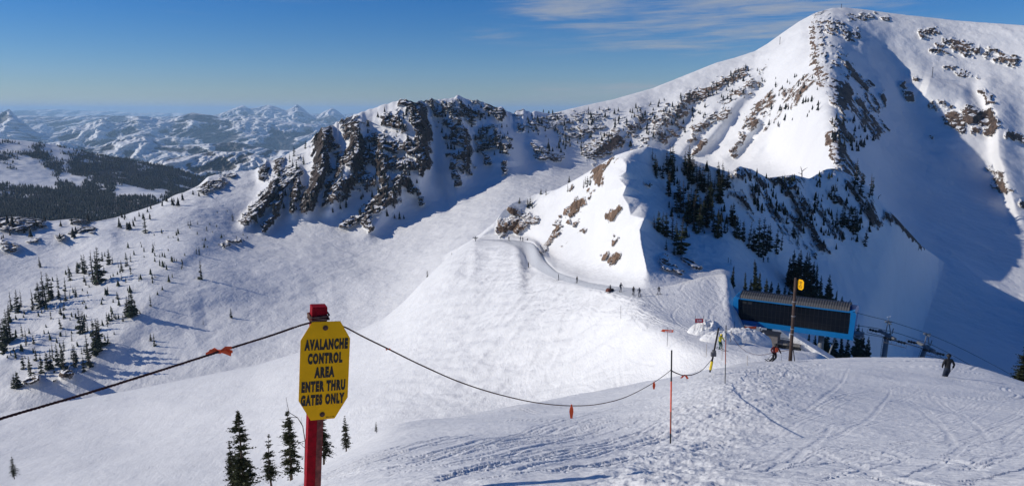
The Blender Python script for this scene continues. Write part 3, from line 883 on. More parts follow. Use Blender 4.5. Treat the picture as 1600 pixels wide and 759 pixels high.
M_R1 = snow_mat('near_range', [(0.004, (1, 1, 1), 0.4, 18.0)], forest=(0.010, 0.9, (0.03, 0.032, 0.03), (0.10, 0.085, 0.075)))
M_R2 = snow_mat('range_snow', [(0.0018, (1, 1, 1), 0.4, 60.0)], forest=(0.0035, 1.1, (0.025, 0.03, 0.035), (0.09, 0.08, 0.08)))
ranges('foothill', [(180,300,5200),(230,262,5200),(255,249,5200),(290,244,5300),(335,236,5400),(360,238,5300),(385,236,5300),(405,243,5200),(425,252,5100),(470,280,5000),(560,300,5000)],
       [(180,330,4500),(560,330,4500)], 8, [40, 60, 10, 10], 180, 560, 40, 420, 81, 1.5, M_R1, 3)
ranges('range', [(-300,235,9000),(60,228,9000),(95,222,9200),(150,232,9000),(190,216,9300),(225,212,9300),(262,228,9000),(300,226,9000),(370,222,9000),(430,236,8800),(640,240,8800)],
       [(-300,300,7700),(640,300,7700)], 10, [50, 60, 10, 10], -300, 640, 110, 1300, 84, 1.6, M_R2, 3)
ranges('range', [(-300,190,14500),(-60,196,14500),(0,184,14500),(15,178,14500),(30,190,14300),(60,206,14000),(95,205,14000),(130,197,14500),(160,189,14500),(180,195,14500),(215,186,14500),(245,188,15000),(262,190,15000),(300,181,15000),(330,184,15000),(350,188,15000),(375,186,15000),(430,190,15000),(480,195,15000),(640,200,15000)],
       [(-300,262,12200),(640,262,12200)], 12, [70, 90, 10, 10], -300, 640, 200, 2100, 87, 1.6, M_R2, 1.5)
ranges('range', [(-300,186,22000),(200,186,22000),(330,186,22000),(352,181,22000),(372,175,22000),(380,173.5,22000),(390,178,22000),(405,176,22000),(420,172.5,22000),(432,175,22000),(447,180,22000),(458,176,22000),(464,172.5,22000),(474,178,22000),(488,187,22000),(500,184,22000),(520,177,22000),(530,182,22000),(542,190,22000),(640,200,22000)],
       [(-300,225,19000),(640,225,19000)], 14, [50, 90, 10, 10], -300, 640, 260, 2600, 91, 1.6, M_R2, 1.0)
ranges('range', [(-400,178,42000),(0,174,42000),(80,172.5,42000),(150,175,42000),(220,178,42000),(280,177,42000),(340,180,42000),(700,178,42000)],
       [(-400,205,36000),(700,205,36000)], 10, [30, 50, 10, 10], -400, 700, 330, 4500, 95, 2.2, M_R2, 6)
# the plain out to the horizon
bm = bmesh.new()
GZ = -1450.0
ringr = [300, 5000, 20000, 40000, 72000]
vs_ = [[bm.verts.new((math.cos(a * math.pi / 32) * rr, math.sin(a * math.pi / 32) * rr, GZ)) for a in range(64)] for rr in ringr]
for k in range(4):
    for a in range(64):
        bm.faces.new((vs_[k][a], vs_[k + 1][a], vs_[k + 1][(a + 1) % 64], vs_[k][(a + 1) % 64]))
me = bpy.data.meshes.new('plain'); bm.to_mesh(me); bm.free()
M_PLAIN, b_, bs_ = new_mat('plain')
g_ = b_.n('ShaderNodeNewGeometry')
b_.set(bs_, 'Base Color', b_.mix(b_.mr(b_.noise(g_.outputs['Position'], 0.0006, 8, 0.7), 0.4, 0.6, 0, 1), (0.10, 0.09, 0.08), (0.55, 0.57, 0.6)))
bs_.inputs['Roughness'].default_value = 0.9
me.materials.append(M_PLAIN)
tag(COL.objects.link(bpy.data.objects.new('plain', me)) or bpy.data.objects['plain'], kind='structure')

# air between here and the far ranges
def make_haze():
    bm = bmesh.new()
    bmesh.ops.create_cube(bm, size=1.0)
    top, bot = 260.0, GZ - 1.0
    for v in bm.verts:
        v.co = Vector((v.co.x * 2 * 75000, v.co.y * 2 * 75000, top if v.co.z > 0 else bot))
    me = bpy.data.meshes.new('haze'); bm.to_mesh(me); bm.free()
    o = bpy.data.objects.new('haze', me); COL.objects.link(o)
    m = bpy.data.materials.new('haze'); m.use_nodes = True
    t = m.node_tree; t.nodes.clear()
    v = t.nodes.new('ShaderNodeVolumePrincipled'); out = t.nodes.new('ShaderNodeOutputMaterial')
    v.inputs['Color'].default_value = (0.50, 0.76, 1.0, 1)
    v.inputs['Density'].default_value = 3.7e-5
    v.inputs['Anisotropy'].default_value = 0.0
    t.links.new(v.outputs[0], out.inputs['Volume'])
    me.materials.append(m)
    tag(o, kind='stuff')
make_haze()
#FAR_END
#OBJ_START
# ------------------------------------------------------------------ mesh helpers
class MB:
    """collects faces and links them as one mesh object"""
    def __init__(self):
        self.v = []; self.f = []; self.mi = []

    def add(self, verts, faces, mi=0):
        o = len(self.v)
        self.v += [tuple(p) for p in verts]
        self.f += [tuple(i + o for i in f) for f in faces]
        self.mi += [mi] * len(faces)

    def box(self, c, s, rot=None, mi=0, bev=0.0):
        c = Vector(c); M = rot.to_matrix() if rot is not None else Matrix.Identity(3)
        hx, hy, hz = s[0] / 2, s[1] / 2, s[2] / 2
        if bev <= 0:
            vs = [c + M @ Vector((x, y, z)) for x in (-hx, hx) for y in (-hy, hy) for z in (-hz, hz)]
            self.add(vs, [(0, 1, 3, 2), (4, 6, 7, 5), (0, 4, 5, 1), (2, 3, 7, 6), (0, 2, 6, 4), (1, 5, 7, 3)], mi)
        else:
            bm = bmesh.new(); bmesh.ops.create_cube(bm, size=1)
            for v in bm.verts: v.co = Vector((v.co.x * s[0], v.co.y * s[1], v.co.z * s[2]))
            bmesh.ops.bevel(bm, geom=list(bm.edges), offset=bev, segments=2, profile=0.6, affect='EDGES')
            bm.verts.index_update()
            self.add([c + M @ v.co for v in bm.verts], [[v.index for v in f.verts] for f in bm.faces], mi)
            bm.free()

    def tube(self, pts, rad, n=8, mi=0, caps=True):
        pts = [Vector(p) for p in pts]
        if not isinstance(rad, (list, tuple)): rad = [rad] * len(pts)
        rings = []
        up = None
        for i, p in enumerate(pts):
            d = (pts[min(i + 1, len(pts) - 1)] - pts[max(i - 1, 0)]).normalized()
            if up is None:
                up = d.orthogonal().normalized()
            up = (up - d * up.dot(d)).normalized()
            w = d.cross(up)
            rings.append([p + (up * math.cos(a) + w * math.sin(a)) * rad[i] for a in [2 * math.pi * k / n for k in range(n)]])
        vs = [v for r in rings for v in r]
        fs = []
        for i in range(len(rings) - 1):
            for k in range(n):
                fs.append((i * n + k, i * n + (k + 1) % n, (i + 1) * n + (k + 1) % n, (i + 1) * n + k))
        if caps:
            fs.append(tuple(range(n - 1, -1, -1))); fs.append(tuple(range((len(rings) - 1) * n, len(rings) * n)))
        self.add(vs, fs, mi)

    def prism(self, poly, p0, ax, ay, depth, mi=0):
        """extrude a 2D polygon placed at p0 with axes ax, ay by depth along ax x ay"""
        p0, ax, ay = Vector(p0), Vector(ax), Vector(ay); nrm = ax.cross(ay).normalized()
        a = [p0 + ax * u + ay * v for u, v in poly]; b2 = [p + nrm * depth for p in a]; n = len(poly)
        self.add(a + b2, [tuple(range(n - 1, -1, -1)), tuple(range(n, 2 * n))] + [(i, (i + 1) % n, n + (i + 1) % n, n + i) for i in range(n)], mi)

    def mesh(self, name, mats, smooth=False):
        me = bpy.data.meshes.new(name)
        me.from_pydata(self.v, [], self.f)
        mats = mats if isinstance(mats, (list, tuple)) else [mats]
        for m in mats: me.materials.append(m)
        me.polygons.foreach_set('material_index', self.mi)
        if smooth: me.polygons.foreach_set('use_smooth', [True] * len(me.polygons))
        me.update()
        return me

    def build(self, name, mats, parent=None, smooth=False):
        o = bpy.data.objects.new(name, self.mesh(name, mats, smooth)); COL.objects.link(o)
        if parent: o.parent = parent
        return o


def empty(name, loc, rot=(0, 0, 0), scale=1.0):
    o = bpy.data.objects.new(name, None); COL.objects.link(o)
    o.empty_display_size = 0.2
    o.location = loc; o.rotation_euler = rot; o.scale = (scale,) * 3
    return o


KIDS = {}
def copy_tree(o, parent=None):
    c = o.copy(); COL.objects.link(c); c.parent = parent
    for ch in [k for k in o.children]:
        copy_tree(ch, c)
    return c


# ------------------------------------------------------------------ trees
M_BARK = simple('bark', (0.09, 0.065, 0.05), 0.9, var=0.4, scale=14)
M_LEAF = foliage_mat('fir_needles', (0.010, 0.017, 0.010), (0.050, 0.066, 0.030), 0.5)
M_LEAF_N = foliage_mat('fir_needles_near', (0.014, 0.022, 0.012), (0.075, 0.085, 0.040), 3.0)


def conifer_mesh(seed, levels, k, slim, fine=0, gap=0.0, top=0.1):
    """unit-height subalpine fir: trunk MB and crown MB"""
    rr = random.Random(seed)
    tr, cr = MB(), MB()
    bend = [rr.uniform(-.012, .012), rr.uniform(-.012, .012)]
    cx = lambda z: Vector((bend[0] * math.sin(z * 4), bend[1] * math.sin(z * 5), z))
    tr.tube([cx(z) for z in (-0.12, 0.0, 0.3, 0.6, 0.85, 0.995)], [.024, .020, .015, .010, .005, .0015], 6)
    sect = [rr.uniform(0.65, 1.2) for _ in range(9)]
    lob = [rr.uniform(0.7, 1.15) for _ in range(14)]
    for i in range(levels):
        t = (i + rr.random() * .8) / levels
        z = 0.05 + 0.93 * t
        prof = (1 - t) ** 0.78 * slim * lob[int(t * 13.9)] + 0.010
        if t < 0.1: prof *= 0.6 + 4 * t
        if rr.random() < gap: continue
        for j in range(k):
            a = rr.uniform(0, 6.283)
            L = prof * rr.uniform(0.6, 1.15) * sect[int(a / 6.284 * 9)]
            if rr.random() < gap * .6: continue
            d = Vector((math.cos(a), math.sin(a), 0)); s = Vector((-d.y, d.x, 0))
            b0 = cx(z)
            droop = rr.uniform(0.15, 0.55) * L * (1.1 - t) - 0.25 * L * t
            tip = b0 + d * L - Vector((0, 0, droop))
            mid = b0 + d * L * 0.55 - Vector((0, 0, droop * 0.35))
            if not fine:
                w = L * rr.uniform(0.28, 0.45) + 0.006
                dn = Vector((0, 0, -w * 0.55))
                tip2 = tip + s * rr.uniform(-.3, .3) * w
                cr.add([b0, mid + s * w + dn, mid, mid - s * w + dn, tip2, b0 - Vector((0, 0, .02 + .3 * w)), mid - Vector((0, 0, w * 1.1))],
                       [(0, 2, 1), (0, 3, 2), (2, 4, 1), (2, 3, 4), (5, 6, 4)])
            else:
                tr.tube([b0, mid, tip], [.0022, .0015, .0006], 3, caps=False)
                for q in range(fine):
                    u = (q + rr.uniform(0.2, 1.0)) / fine
                    p = b0.lerp(mid, u / .55) if u < .55 else mid.lerp(tip, (u - .55) / .45)
                    ln = (0.012 + 0.26 * L * (1.1 - u)) * rr.uniform(.7, 1.3)
                    for sg in (-1, 1, 0):
                        dd = (d * rr.uniform(.4, 1.1) + s * sg * rr.uniform(.6, 1.2) + Vector((0, 0, rr.uniform(-.35, .45)))).normalized() * ln
                        ww = dd.cross(Vector((rr.uniform(-1, 1), rr.uniform(-1, 1), rr.uniform(-1, 1)))).normalized() * ln * 0.24
                        cr.add([p, p + dd * .5 + ww, p + dd, p + dd * .5 - ww], [(0, 1, 2, 3)])
    return tr, cr


TREES = []
for sd, (lv, k, sl, g) in enumerate([(17, 6, .15, 0), (19, 6, .19, .03), (15, 6, .12, .02), (20, 7, .22, .03), (16, 5, .10, .08), (18, 6, .17, .05)]):
    t_, c_ = conifer_mesh(100 + sd, lv, k, sl, 0, g)
    tm, cm = t_.mesh('trunk', M_BARK), c_.mesh('crown', M_LEAF)
    both = MB(); both.add(t_.v, t_.f, 0); both.add(c_.v, c_.f, 1)
    TREES.append((tm, cm, both.mesh('conifer', [M_BARK, M_LEAF])))
BIGT = []
for sd, (lv, k, sl, g) in enumerate([(34, 8, .17, .02), (36, 8, .14, .03), (32, 8, .21, .04)]):
    t_, c_ = conifer_mesh(200 + sd, lv, k, sl, 0, g)
    BIGT.append((t_.mesh('trunk', M_BARK), c_.mesh('crown', M_LEAF), None))


def plant(sheet, px, py, hpx, label, group=None, lib=None, var=None, wide=1.0, rr=random.Random(3)):
    if lib is None: hpx = hpx * rr.uniform(1.0, 1.3); wide = wide * rr.uniform(.9, 1.45)
    p = sheet.ground(px, py)
    dist = p.length
    h = hpx / F * dist * 1.06
    lib = lib or TREES
    tm, cm, both = lib[var if var is not None else rr.randrange(len(lib))]
    if hpx < 13 and both is not None:
        o = bpy.data.objects.new('conifer', both); COL.objects.link(o)
    else:
        o = empty('conifer', (0, 0, 0))
        for nm, me in (('trunk', tm), ('crown', cm)):
            c = bpy.data.objects.new(nm, me); COL.objects.link(c); c.parent = o
    o.location = p - Vector((0, 0, 0.03 * h))
    o.rotation_euler = (rr.uniform(-.05, .05), rr.uniform(-.05, .05), rr.uniform(0, 6.28))
    w = rr.uniform(.85, 1.2) * wide
    o.scale = (h * w, h * w, h)
    tag(o, label, 'conifer', group)
    return o


def inside(x, y, poly):
    c = False
    for (x1, y1), (x2, y2) in zip(poly, poly[1:] + poly[:1]):
        if (y1 > y) != (y2 > y) and x < (x2 - x1) * (y - y1) / (y2 - y1) + x1: c = not c
    return c


def scatter(n, poly, seed):
    rr = random.Random(seed); out = []
    xs = [p[0] for p in poly]; ys = [p[1] for p in poly]
    while len(out) < n:
        x, y = rr.uniform(min(xs), max(xs)), rr.uniform(min(ys), max(ys))
        if inside(x, y, poly): out.append((x, y, rr.random()))
    return out


UP_L = [(152,445,44),(148,443,36),(155,440,42),(133,428,27),(131,426,20),(63,418,12),(110,438,16),(121,427,14),(171,413,17),(176,412,10),(190,423,13),(200,415,11),(205,409,12),(240,392,11),
 (68,478,36),(72,476,30),(77,468,34),(81,465,20),(91,450,18),(101,454,16),(93,467,14),(103,469,16),(110,467,11),(118,464,14),(132,440,8),(17,486,24),(27,489,25),(33,480,20),(51,484,22),(64,480,28),(228,364,22),(160,408,12),(185,418,10),(58,470,14)]
MIDG = [(199,495,26),(203,494,28),(207,494,31),(211,492,22)]
MID_L = [(236,478,17),(127,521,28),(130,519,30),(133,519,24),(137,518,18),(80,499,16),(168,505,15),(174,500,12),(112,533,14),(169,537,12),(41,538,18),(35,525,15),(100,548,13),(13,533,38),(17,530,34),(9,536,28),(5,552,30),(2,545,22),(15,500,18),(181,498,8),(193,502,9),(185,497,7),(95,513,12),(103,525,9),(52,537,10)]
LOW_L = [(149,554,40),(155,548,40),(158,541,36),(152,550,36),(141,573,38),(138,570,26),(131,581,20),(116,573,32),(119,566,24),(112,560,12),(84,563,22),(99,576,28),(96,572,22),(91,570,24),(49,587,25),(46,583,16),(66,582,22),(74,577,20),(36,576,18),(56,563,18),(85,582,15),(79,575,20),(27,606,18),(22,606,17),(18,606,12),(127,553,12),(131,550,9),(60,576,10)]
for a in UP_L: plant(big, *a, 'dark conifer in the upper band of trees on the sunny bowl slope', 'conifers of the upper tree band on the left slope')
for a in MIDG: plant(big, *a, 'conifer in the tight clump of tall trees on the open bowl slope', 'conifers of the tight clump on the bowl slope', wide=1.2)
for a in MID_L: plant(big, *a, 'dark conifer in the middle of the left bowl slope, below the upper band', 'conifers of the middle of the left slope')
for a in LOW_L: plant(big, *a, 'dark conifer above the shaded gully at the foot of the left slope', 'conifers above the gully at the foot of the left slope')
lbl = {(313,436,28): 'lone bushy conifer high on the empty snow slope, left of centre', (242,540,16): 'right one of the lone conifers beside the shaded gully', (236,532,12): 'left one of the lone conifers beside the shaded gully',
       (362,497,12): 'tiny lone conifer on bare snow just above the left rope', (318,506,8): 'tiny conifer on bare snow left of the gully shadow end'}
for a, l in lbl.items(): plant(big, *a, l)
for x, y, q in scatter(46, [(20, 478), (150, 405), (330, 335), (400, 330), (385, 380), (260, 430), (190, 470), (60, 500)], 11):
    plant(big, x, y, 5 + 7 * q * q, 'tiny young conifer scattered along the sunny left slope', 'tiny conifers scattered on the left slope')
for x, y, q in scatter(12, [(420, 270), (500, 215), (510, 225), (440, 290)], 12):
    plant(big, x, y, 7 + 8 * q, 'small conifer on the shoulder left of the dark cliff fins', 'conifers on the shoulder left of the cliffs')

# knob ridge
KN = []
for x, y, q in scatter(48, [(1008, 250), (1030, 246), (1075, 262), (1128, 285), (1150, 305), (1140, 325), (1085, 335), (1045, 318), (1030, 285)], 13): KN.append((x, y, 20 + 16 * q))
for x, y, q in scatter(22, [(1048, 320), (1090, 330), (1150, 350), (1150, 365), (1110, 362), (1060, 345)], 14): KN.append((x, y, 24 + 16 * q))
KN += [(1028,362,30),(1022,357,22),(1035,364,32),(1042,370,30),(1050,374,34),(1057,384,38),(1064,396,50),(1078,350,30),(1085,356,35),(1091,364,36),(1095,358,30),(1120,372,38),(1126,369,30),(1131,364,20),(1150,372,32),(1155,374,30),(1148,366,26),(1041,390,14),(1053,398,16)]
for a in KN: plant(knob, *a, 'dark conifer in the dense stand on the shaded side of the knob', 'conifers of the dense stand on the shaded side of the knob')
for a in [(1170,388,42),(1176,392,34),(1185,400,50),(1192,397,44),(1197,392,38),(1203,388,30),(1213,396,30),(1220,391,25),(1162,378,26),(1240,372,20),(1247,380,16),(1229,350,18),(1262,340,18),(1276,330,20)]:
    plant(knob, *a, 'dark conifer in the row below the rocky part of the shaded ridge', 'conifers of the row below the rocky ridge')
for a in [(1333,366,38),(1338,360,24),(1325,357,25),(1315,355,25),(1308,352,22),(1319,350,20),(1352,384,22),(1358,308,30),(1363,306,26),(1335,288,30),(1303,318,28),(1298,312,20),(1344,300,22)]:
    plant(knob, *a, 'dark conifer on the steep ribs at the right end of the shaded ridge', 'conifers on the ribs at the right end of the ridge')
for a in [(845,304,9),(853,305,8)]: plant(knob, *a, 'small conifer on the low left crest of the sunlit knob', 'conifers on the left crest of the knob')
for a in [(887,300,11),(889,285,9),(912,294,13),(918,292,14),(914,288,12),(922,290,10),(828,322,16),(824,325,13),(832,325,11),(812,318,9)]:
    plant(knob, *a, 'small conifer among the brown rocks of the sunlit knob side', 'conifers among the rocks on the sunlit side of the knob')
# round the lift terminal
ST = [(1144,450,34,'thin lone conifer at the edge of the groomed run left of the lift terminal'),(1163,466,40,'leftmost dark conifer close behind the roof of the lift terminal'),
 (1179,468,60,'tallest of the conifers behind the left end of the terminal roof')]
for x, y, h, l in ST: plant(knob, x, y, h, l, lib=BIGT)
for a in [(1171,467,32),(1184,466,40),(1196,470,34),(1203,470,30),(1216,472,30),(1226,473,28),(1232,474,26)]:
    plant(knob, *a, 'short conifer showing above the left half of the blue terminal roof', 'short conifers behind the left half of the terminal', lib=BIGT)
for a in [(1232,448,45),(1238,446,52),(1242,458,58),(1250,462,66),(1255,458,60),(1259,468,68),(1266,474,62),(1273,474,58),(1281,474,42),(1246,470,50)]:
    plant(knob, *a, 'tall conifer in the dense dark clump behind the middle of the terminal', 'conifers of the dense clump behind the terminal', lib=BIGT)
plant(knob, 1293, 480, 47, 'separate conifer just right of the dense clump behind the terminal', lib=BIGT)
for a in [(1305,481,27),(1313,482,18),(1326,486,17),(1320,484,12)]:
    plant(knob, *a, 'low conifer tip above the right end of the terminal roof', 'low conifers behind the right end of the terminal', lib=BIGT)
for a in [(1262,560,36),(1270,560,34),(1290,566,50),(1300,566,46),(1313,566,44),(1321,566,40),(1336,566,56),(1346,566,50),(1354,566,38)]:
    plant(knob, *a, 'dark conifer standing under and right of the raised blue terminal', 'conifers below the right half of the terminal', lib=BIGT)

# far small trees on cliffs and mountain: too many and too tiny to count
pts = []
rr = random.Random(77)
for poly, n in (([(560, 180), (650, 170), (660, 290), (590, 320), (520, 300)], 110), ([(680, 160), (790, 170), (800, 240), (700, 250)], 90), ([(820, 175), (1000, 165), (1060, 150), (1180, 100), (1200, 130), (1050, 220), (900, 245), (830, 240)], 230),
                ([(1200, 120), (1290, 120), (1280, 180), (1200, 200)], 40), ([(1290, 180), (1340, 190), (1370, 220), (1310, 260)], 40), ([(400, 330), (640, 345), (600, 330), (450, 300)], 30), ([(170, 345), (330, 290), (330, 300), (190, 365)], 26), ([(0, 345), (150, 345), (150, 375), (0, 375)], 16)):
    for x, y, q in scatter(n, poly, rr.randrange(999)): pts.append((big.ground(x, y), 3.5 + 5.5 * q))
o = mass_forest('scattered_conifer', np.array([tuple(p) for p, h in pts], np.float32), np.array([h * 1.0 for p, h in pts]), M_FAR_TREE, 9)
tag(o, 'tiny dark conifers dotted over the far cliffs and rocky mountain faces', 'conifers')
pts = []
for x, y, q in scatter(170, [(0, 490), (30, 470), (150, 400), (330, 330), (410, 330), (400, 370), (300, 400), (250, 470), (150, 545), (60, 570), (0, 560)], 44): pts.append((big.ground(x, y), 2.0 + 3.2 * q * q))
o = mass_forest('young_conifer', np.array([tuple(p) for p, h in pts], np.float32), np.array([h * 1.0 for p, h in pts]), M_LEAF, 12)
tag(o, 'tiny young conifers and bushes dotted all over the sunny left slope', 'conifers')
pts = []
for poly, n in (([(1160, 275), (1300, 275), (1360, 300), (1360, 380), (1300, 395), (1180, 330)], 170), ([(1010, 240), (1140, 275), (1150, 350), (1060, 380)], 60)):
    for x, y, q in scatter(n, poly, rr.randrange(999)): pts.append((knob.ground(x, y), 1.2 + 2.6 * q))
o = mass_forest('low_conifer', np.array([tuple(p) for p, h in pts], np.float32), np.array([h * 1.0 for p, h in pts]), M_LEAF, 10)
tag(o, 'low scrubby conifers between the rocks of the shaded ridge', 'conifers')

# near trees below the crest, seen between the sign and the lower left corner
def near_tree(px, py_base, r, hpx, seed, label, slim, gap, lv=40):
    t_, c_ = conifer_mesh(seed, lv, 8, slim, 6, gap)
    b0 = at(px, py_base, r)
    h = hpx / F * b0.length * 1.04
    o = empty('conifer', b0)
    o.scale = (h, h, h)
    o.rotation_euler = (0, 0, seed)
    t_.build('trunk', M_BARK, o); c_.build('crown', M_LEAF_N, o)
    tag(o, label, 'conifer')
    return o
near_tree(381, 768, 36, 118, 301, 'tallest near conifer at the lower edge, its bare tip above the others', .23, .24, 50)
near_tree(364, 770, 36.5, 76, 302, 'small near conifer tight against the left of the tallest one', .21, .24)
near_tree(423, 752, 34, 70, 303, 'short conifer alone between the tallest one and the bushy one', .20, .24)
near_tree(455, 742, 33, 98, 304, 'bushy conifer touching bare branches just left of the sign post', .24, .24, 46)
near_tree(506, 716, 32, 72, 305, 'conifer half hidden by the sign post, showing at its right', .22, .24)
near_tree(541, 702, 31, 52, 306, 'thin sparse conifer leaning by the crest right of the sign post', .20, .25, 30)
near_tree(588, 674, 30, 16, 307, 'tiny conifer tip poking over the crest right of the sign', .30, .1, 12)
near_tree(1597, 646, 66, 101, 308, 'dark bushy conifer cut by the right edge behind the crest', .28, .02, 44)
near_tree(22, 744, 185, 26, 309, 'bushy conifer alone in the lower left corner of the snow', .24, .05, 24)
near_tree(668, 444, 289, 22, 310, 'small conifer on the edge of the bumpy slope over the bowl', .2, .05, 18)
near_tree(706, 405, 286, 12, 311, 'tiny conifer at the upper edge of the bumpy slope', .25, .05, 14)

def bare(px, py, r, spans, label, rad=0.018):
    p0 = at(px, py, r)
    mb = MB(); b0 = Vector((0, 0, 0))
    for sp, w in spans:
        pts = [at(a, b, r + c) - p0 for a, b, c in sp]
        mb.tube(pts, [w * rad * (1 - .75 * i / (len(pts) - 1)) for i in range(len(pts))], 5)
    o = mb.build('dead_tree', M_BARK)
    o.location = p0
    tag(o, label, 'dead tree')
bare(476, 735, 32.5, [([(476, 740, 0), (477, 690, 0), (473, 665, 0), (465, 652, .2), (452, 644, .3), (449, 632, .3), (447, 620, .3)], 1.5), ([(465, 652, .2), (452, 651, .0), (444, 655, 0), (436, 655, 0)], .8),
  ([(473, 665, 0), (470, 658, .1), (472, 650, 0)], .6), ([(477, 688, 0), (468, 691, .2), (462, 699, .3), (459, 708, .3)], .9), ([(477, 700, 0), (466, 690, 0), (450, 694, 0), (433, 695, .2)], .7), ([(478, 710, 0), (490, 703, 0), (500, 706, 0), (516, 706, 0)], .7)],
  'leafless branching snag in front of the trees just left of the sign post')
bare(1253, 278, 315, [([(1253, 280, 0), (1253, 268, 0), (1251, 260, 0)], 1.0), ([(1253, 268, 0), (1258, 264, 0), (1262, 262, 0)], .6), ([(1253, 272, 0), (1247, 270, 0)], .6)], 'bare snag on the top of the shaded rocky ridge', .28)
bare(1366, 330, 392, [([(1366, 330, 0), (1370, 318, 0), (1373, 307, 0), (1377, 304, 0)], 1.0)], 'bent bare snag at the right end of the rocky ridge', .28)

# ------------------------------------------------------------------ warning sign in front
M_RED = simple('red_paint', (0.27, 0.002, 0.010), 0.75, var=0.35, scale=30, bump=0.25, spec=0.15)
M_REDW = simple('worn_red_paint', (0.17, 0.045, 0.035), 0.8, var=0.6, scale=26, bump=0.4)
M_YEL = simple('yellow_sheet', (0.90, 0.45, 0.003), 0.6, var=0.10, scale=9, spec=0.15)
M_BLK = simple('black_ink', (0.006, 0.006, 0.007), 0.5)
M_STEEL = simple('rusty_bolt', (0.10, 0.05, 0.035), 0.6, metal=0.4, var=0.4, scale=60)
SR = 4.6
top = at(498, 477, SR)
sign = empty('warning_sign', top, (0, R(4.6), R(24)))   # local -Y faces the viewer
W = 0.1
pb = MB(); pb.box((0, 0.0, -1.15), (0.094, 0.094, 2.3), bev=0.005)
post = pb.build('post', M_RED, sign)
wf = MB(); wf.box((0.026, -0.0485, -1.16), (0.036, 0.003, 2.2)); wf.build('worn_face', M_REDW, post)
# board: elongated octagon
bw, bh, cxk, czk = 0.306, 0.640, 0.066, 0.135
bc = Vector((0.040, -0.0585, -0.090 - bh / 2))
octo = [(-bw/2, -bh/2 + czk), (-bw/2 + cxk + .012, -bh/2), (bw/2 - cxk - .012, -bh/2), (bw/2, -bh/2 + czk), (bw/2, bh/2 - czk + .02), (bw/2 - cxk, bh/2), (-bw/2 + cxk, bh/2), (-bw/2, bh/2 - czk + .02)]
mb = MB(); mb.prism(octo, bc + Vector((0, 0.003, 0)), Vector((1, 0, 0)), Vector((0, 0, 1)), 0.003)
board = mb.build('board', M_YEL, sign)
dg = bpy.context.evaluated_depsgraph_get


def text_mesh(txt, size, sx, bold, mat, name='lettering', ext=0.0006, res=3, shear=0.0):
    cu = bpy.data.curves.new('tmp', 'FONT'); cu.body = txt; cu.size = size; cu.align_x = 'CENTER'; cu.align_y = 'CENTER'
    cu.extrude = ext; cu.offset = bold; cu.resolution_u = res; cu.shear = shear; cu.space_character = 1.0 + bold * 2.2 / size * 1.6
    ob = bpy.data.objects.new('tmp', cu); COL.objects.link(ob)
    me = bpy.data.meshes.new_from_object(ob.evaluated_get(dg()))
    bpy.data.objects.remove(ob)
    co = [v.co.copy() for v in me.vertices]
    xs = [c.x for c in co]
    for v in me.vertices: v.co.x *= sx
    me.name = name
    me.materials.clear(); me.materials.append(mat)
    return me, (max(xs) - min(xs)) * sx


def put_text(txt, width, height, loc, parent, mat, rot=(R(90), 0, 0), bold=0.0075, name='lettering', shear=0.0):
    me, w0 = text_mesh(txt, 1.0, 1.0, bold / height * .7, mat, name, 0.0006 / height, shear=shear)
    ys = [v.co.y for v in me.vertices]; xs = [v.co.x for v in me.vertices]
    sy = height / (max(ys) - min(ys)); sx = width / (max(xs) - min(xs))
    cy_ = (max(ys) + min(ys)) / 2; cx_ = (max(xs) + min(xs)) / 2
    for v in me.vertices: v.co = Vector(((v.co.x - cx_) * sx, (v.co.y - cy_) * sy, v.co.z * height))
    o = bpy.data.objects.new(name, me); COL.objects.link(o); o.parent = parent
    o.location = loc; o.rotation_euler = rot
    return o


zc = [0.186, 0.096, 0.005, -0.086, -0.174]
for (txt, w, ox), z in zip((('AVALANCHE', .268, .006), ('CONTROL', .215, .002), ('AREA', .125, .000), ('ENTER THRU', .272, -.002), ('GATES ONLY', .272, -.004)), zc):
    put_text(txt, w, 0.072, bc + Vector((ox, -0.0012, z - 0.012)), board, M_BLK)
put_text('NO. 4 - 12', .05, 0.006, bc + Vector((0.045, -0.0012, -bh/2 + .014)), board, M_BLK, bold=0.0006)
for zz in (bh/2 - .040, -bh/2 + .034):
    mb = MB(); mb.tube([bc + Vector((-.004, 0, zz)), bc + Vector((-.004, -.003, zz))], .0165, 18); mb.tube([bc + Vector((-.004, -.003, zz)), bc + Vector((-.004, -.010, zz))], .009, 6)
    mb.build('bolt', M_STEEL, board)
tag(sign, 'yellow elongated octagon avalanche warning board bolted to a leaning red post', 'warning sign')

# ------------------------------------------------------------------ ropes, ribbons, marker poles
M_ROPE = simple('rope', (0.055, 0.018, 0.016), 0.9, var=0.5, scale=60)
M_ROPE2 = simple('tan_rope', (0.11, 0.06, 0.045), 0.9, var=0.5, scale=60)
M_ORANGE = simple('orange_plastic', (0.85, 0.10, 0.02), 0.5, var=0.12, scale=20)
M_BLKP = simple('black_pole', (0.012, 0.012, 0.014), 0.45)
M_RUST = simple('faded_orange_band', (0.30, 0.055, 0.02), 0.6)
M_YELP = simple('yellow_pad', (0.75, 0.55, 0.02), 0.6)
M_WOOD = simple('weathered_wood', (0.12, 0.075, 0.055), 0.85, var=0.35, scale=6, bump=0.3)


def plan_pts(A, B, pix, z_extra=0.0):
    """points over the plan line A-B whose height is what the photo shows at (px,py)"""
    out = []
    for px, py in pix:
        a = math.atan2((px - CX) / F, math.cos(PITCH) + (CY - py) / F * math.sin(PITCH))
        d = Vector((math.sin(a), math.cos(a)))
        e = Vector((B.x - A.x, B.y - A.y)); o_ = Vector((A.x, A.y))
        den = d.x * e.y - d.y * e.x
        r = (o_.x * e.y - o_.y * e.x) / den
        out.append(at(px, py, r))
    return out


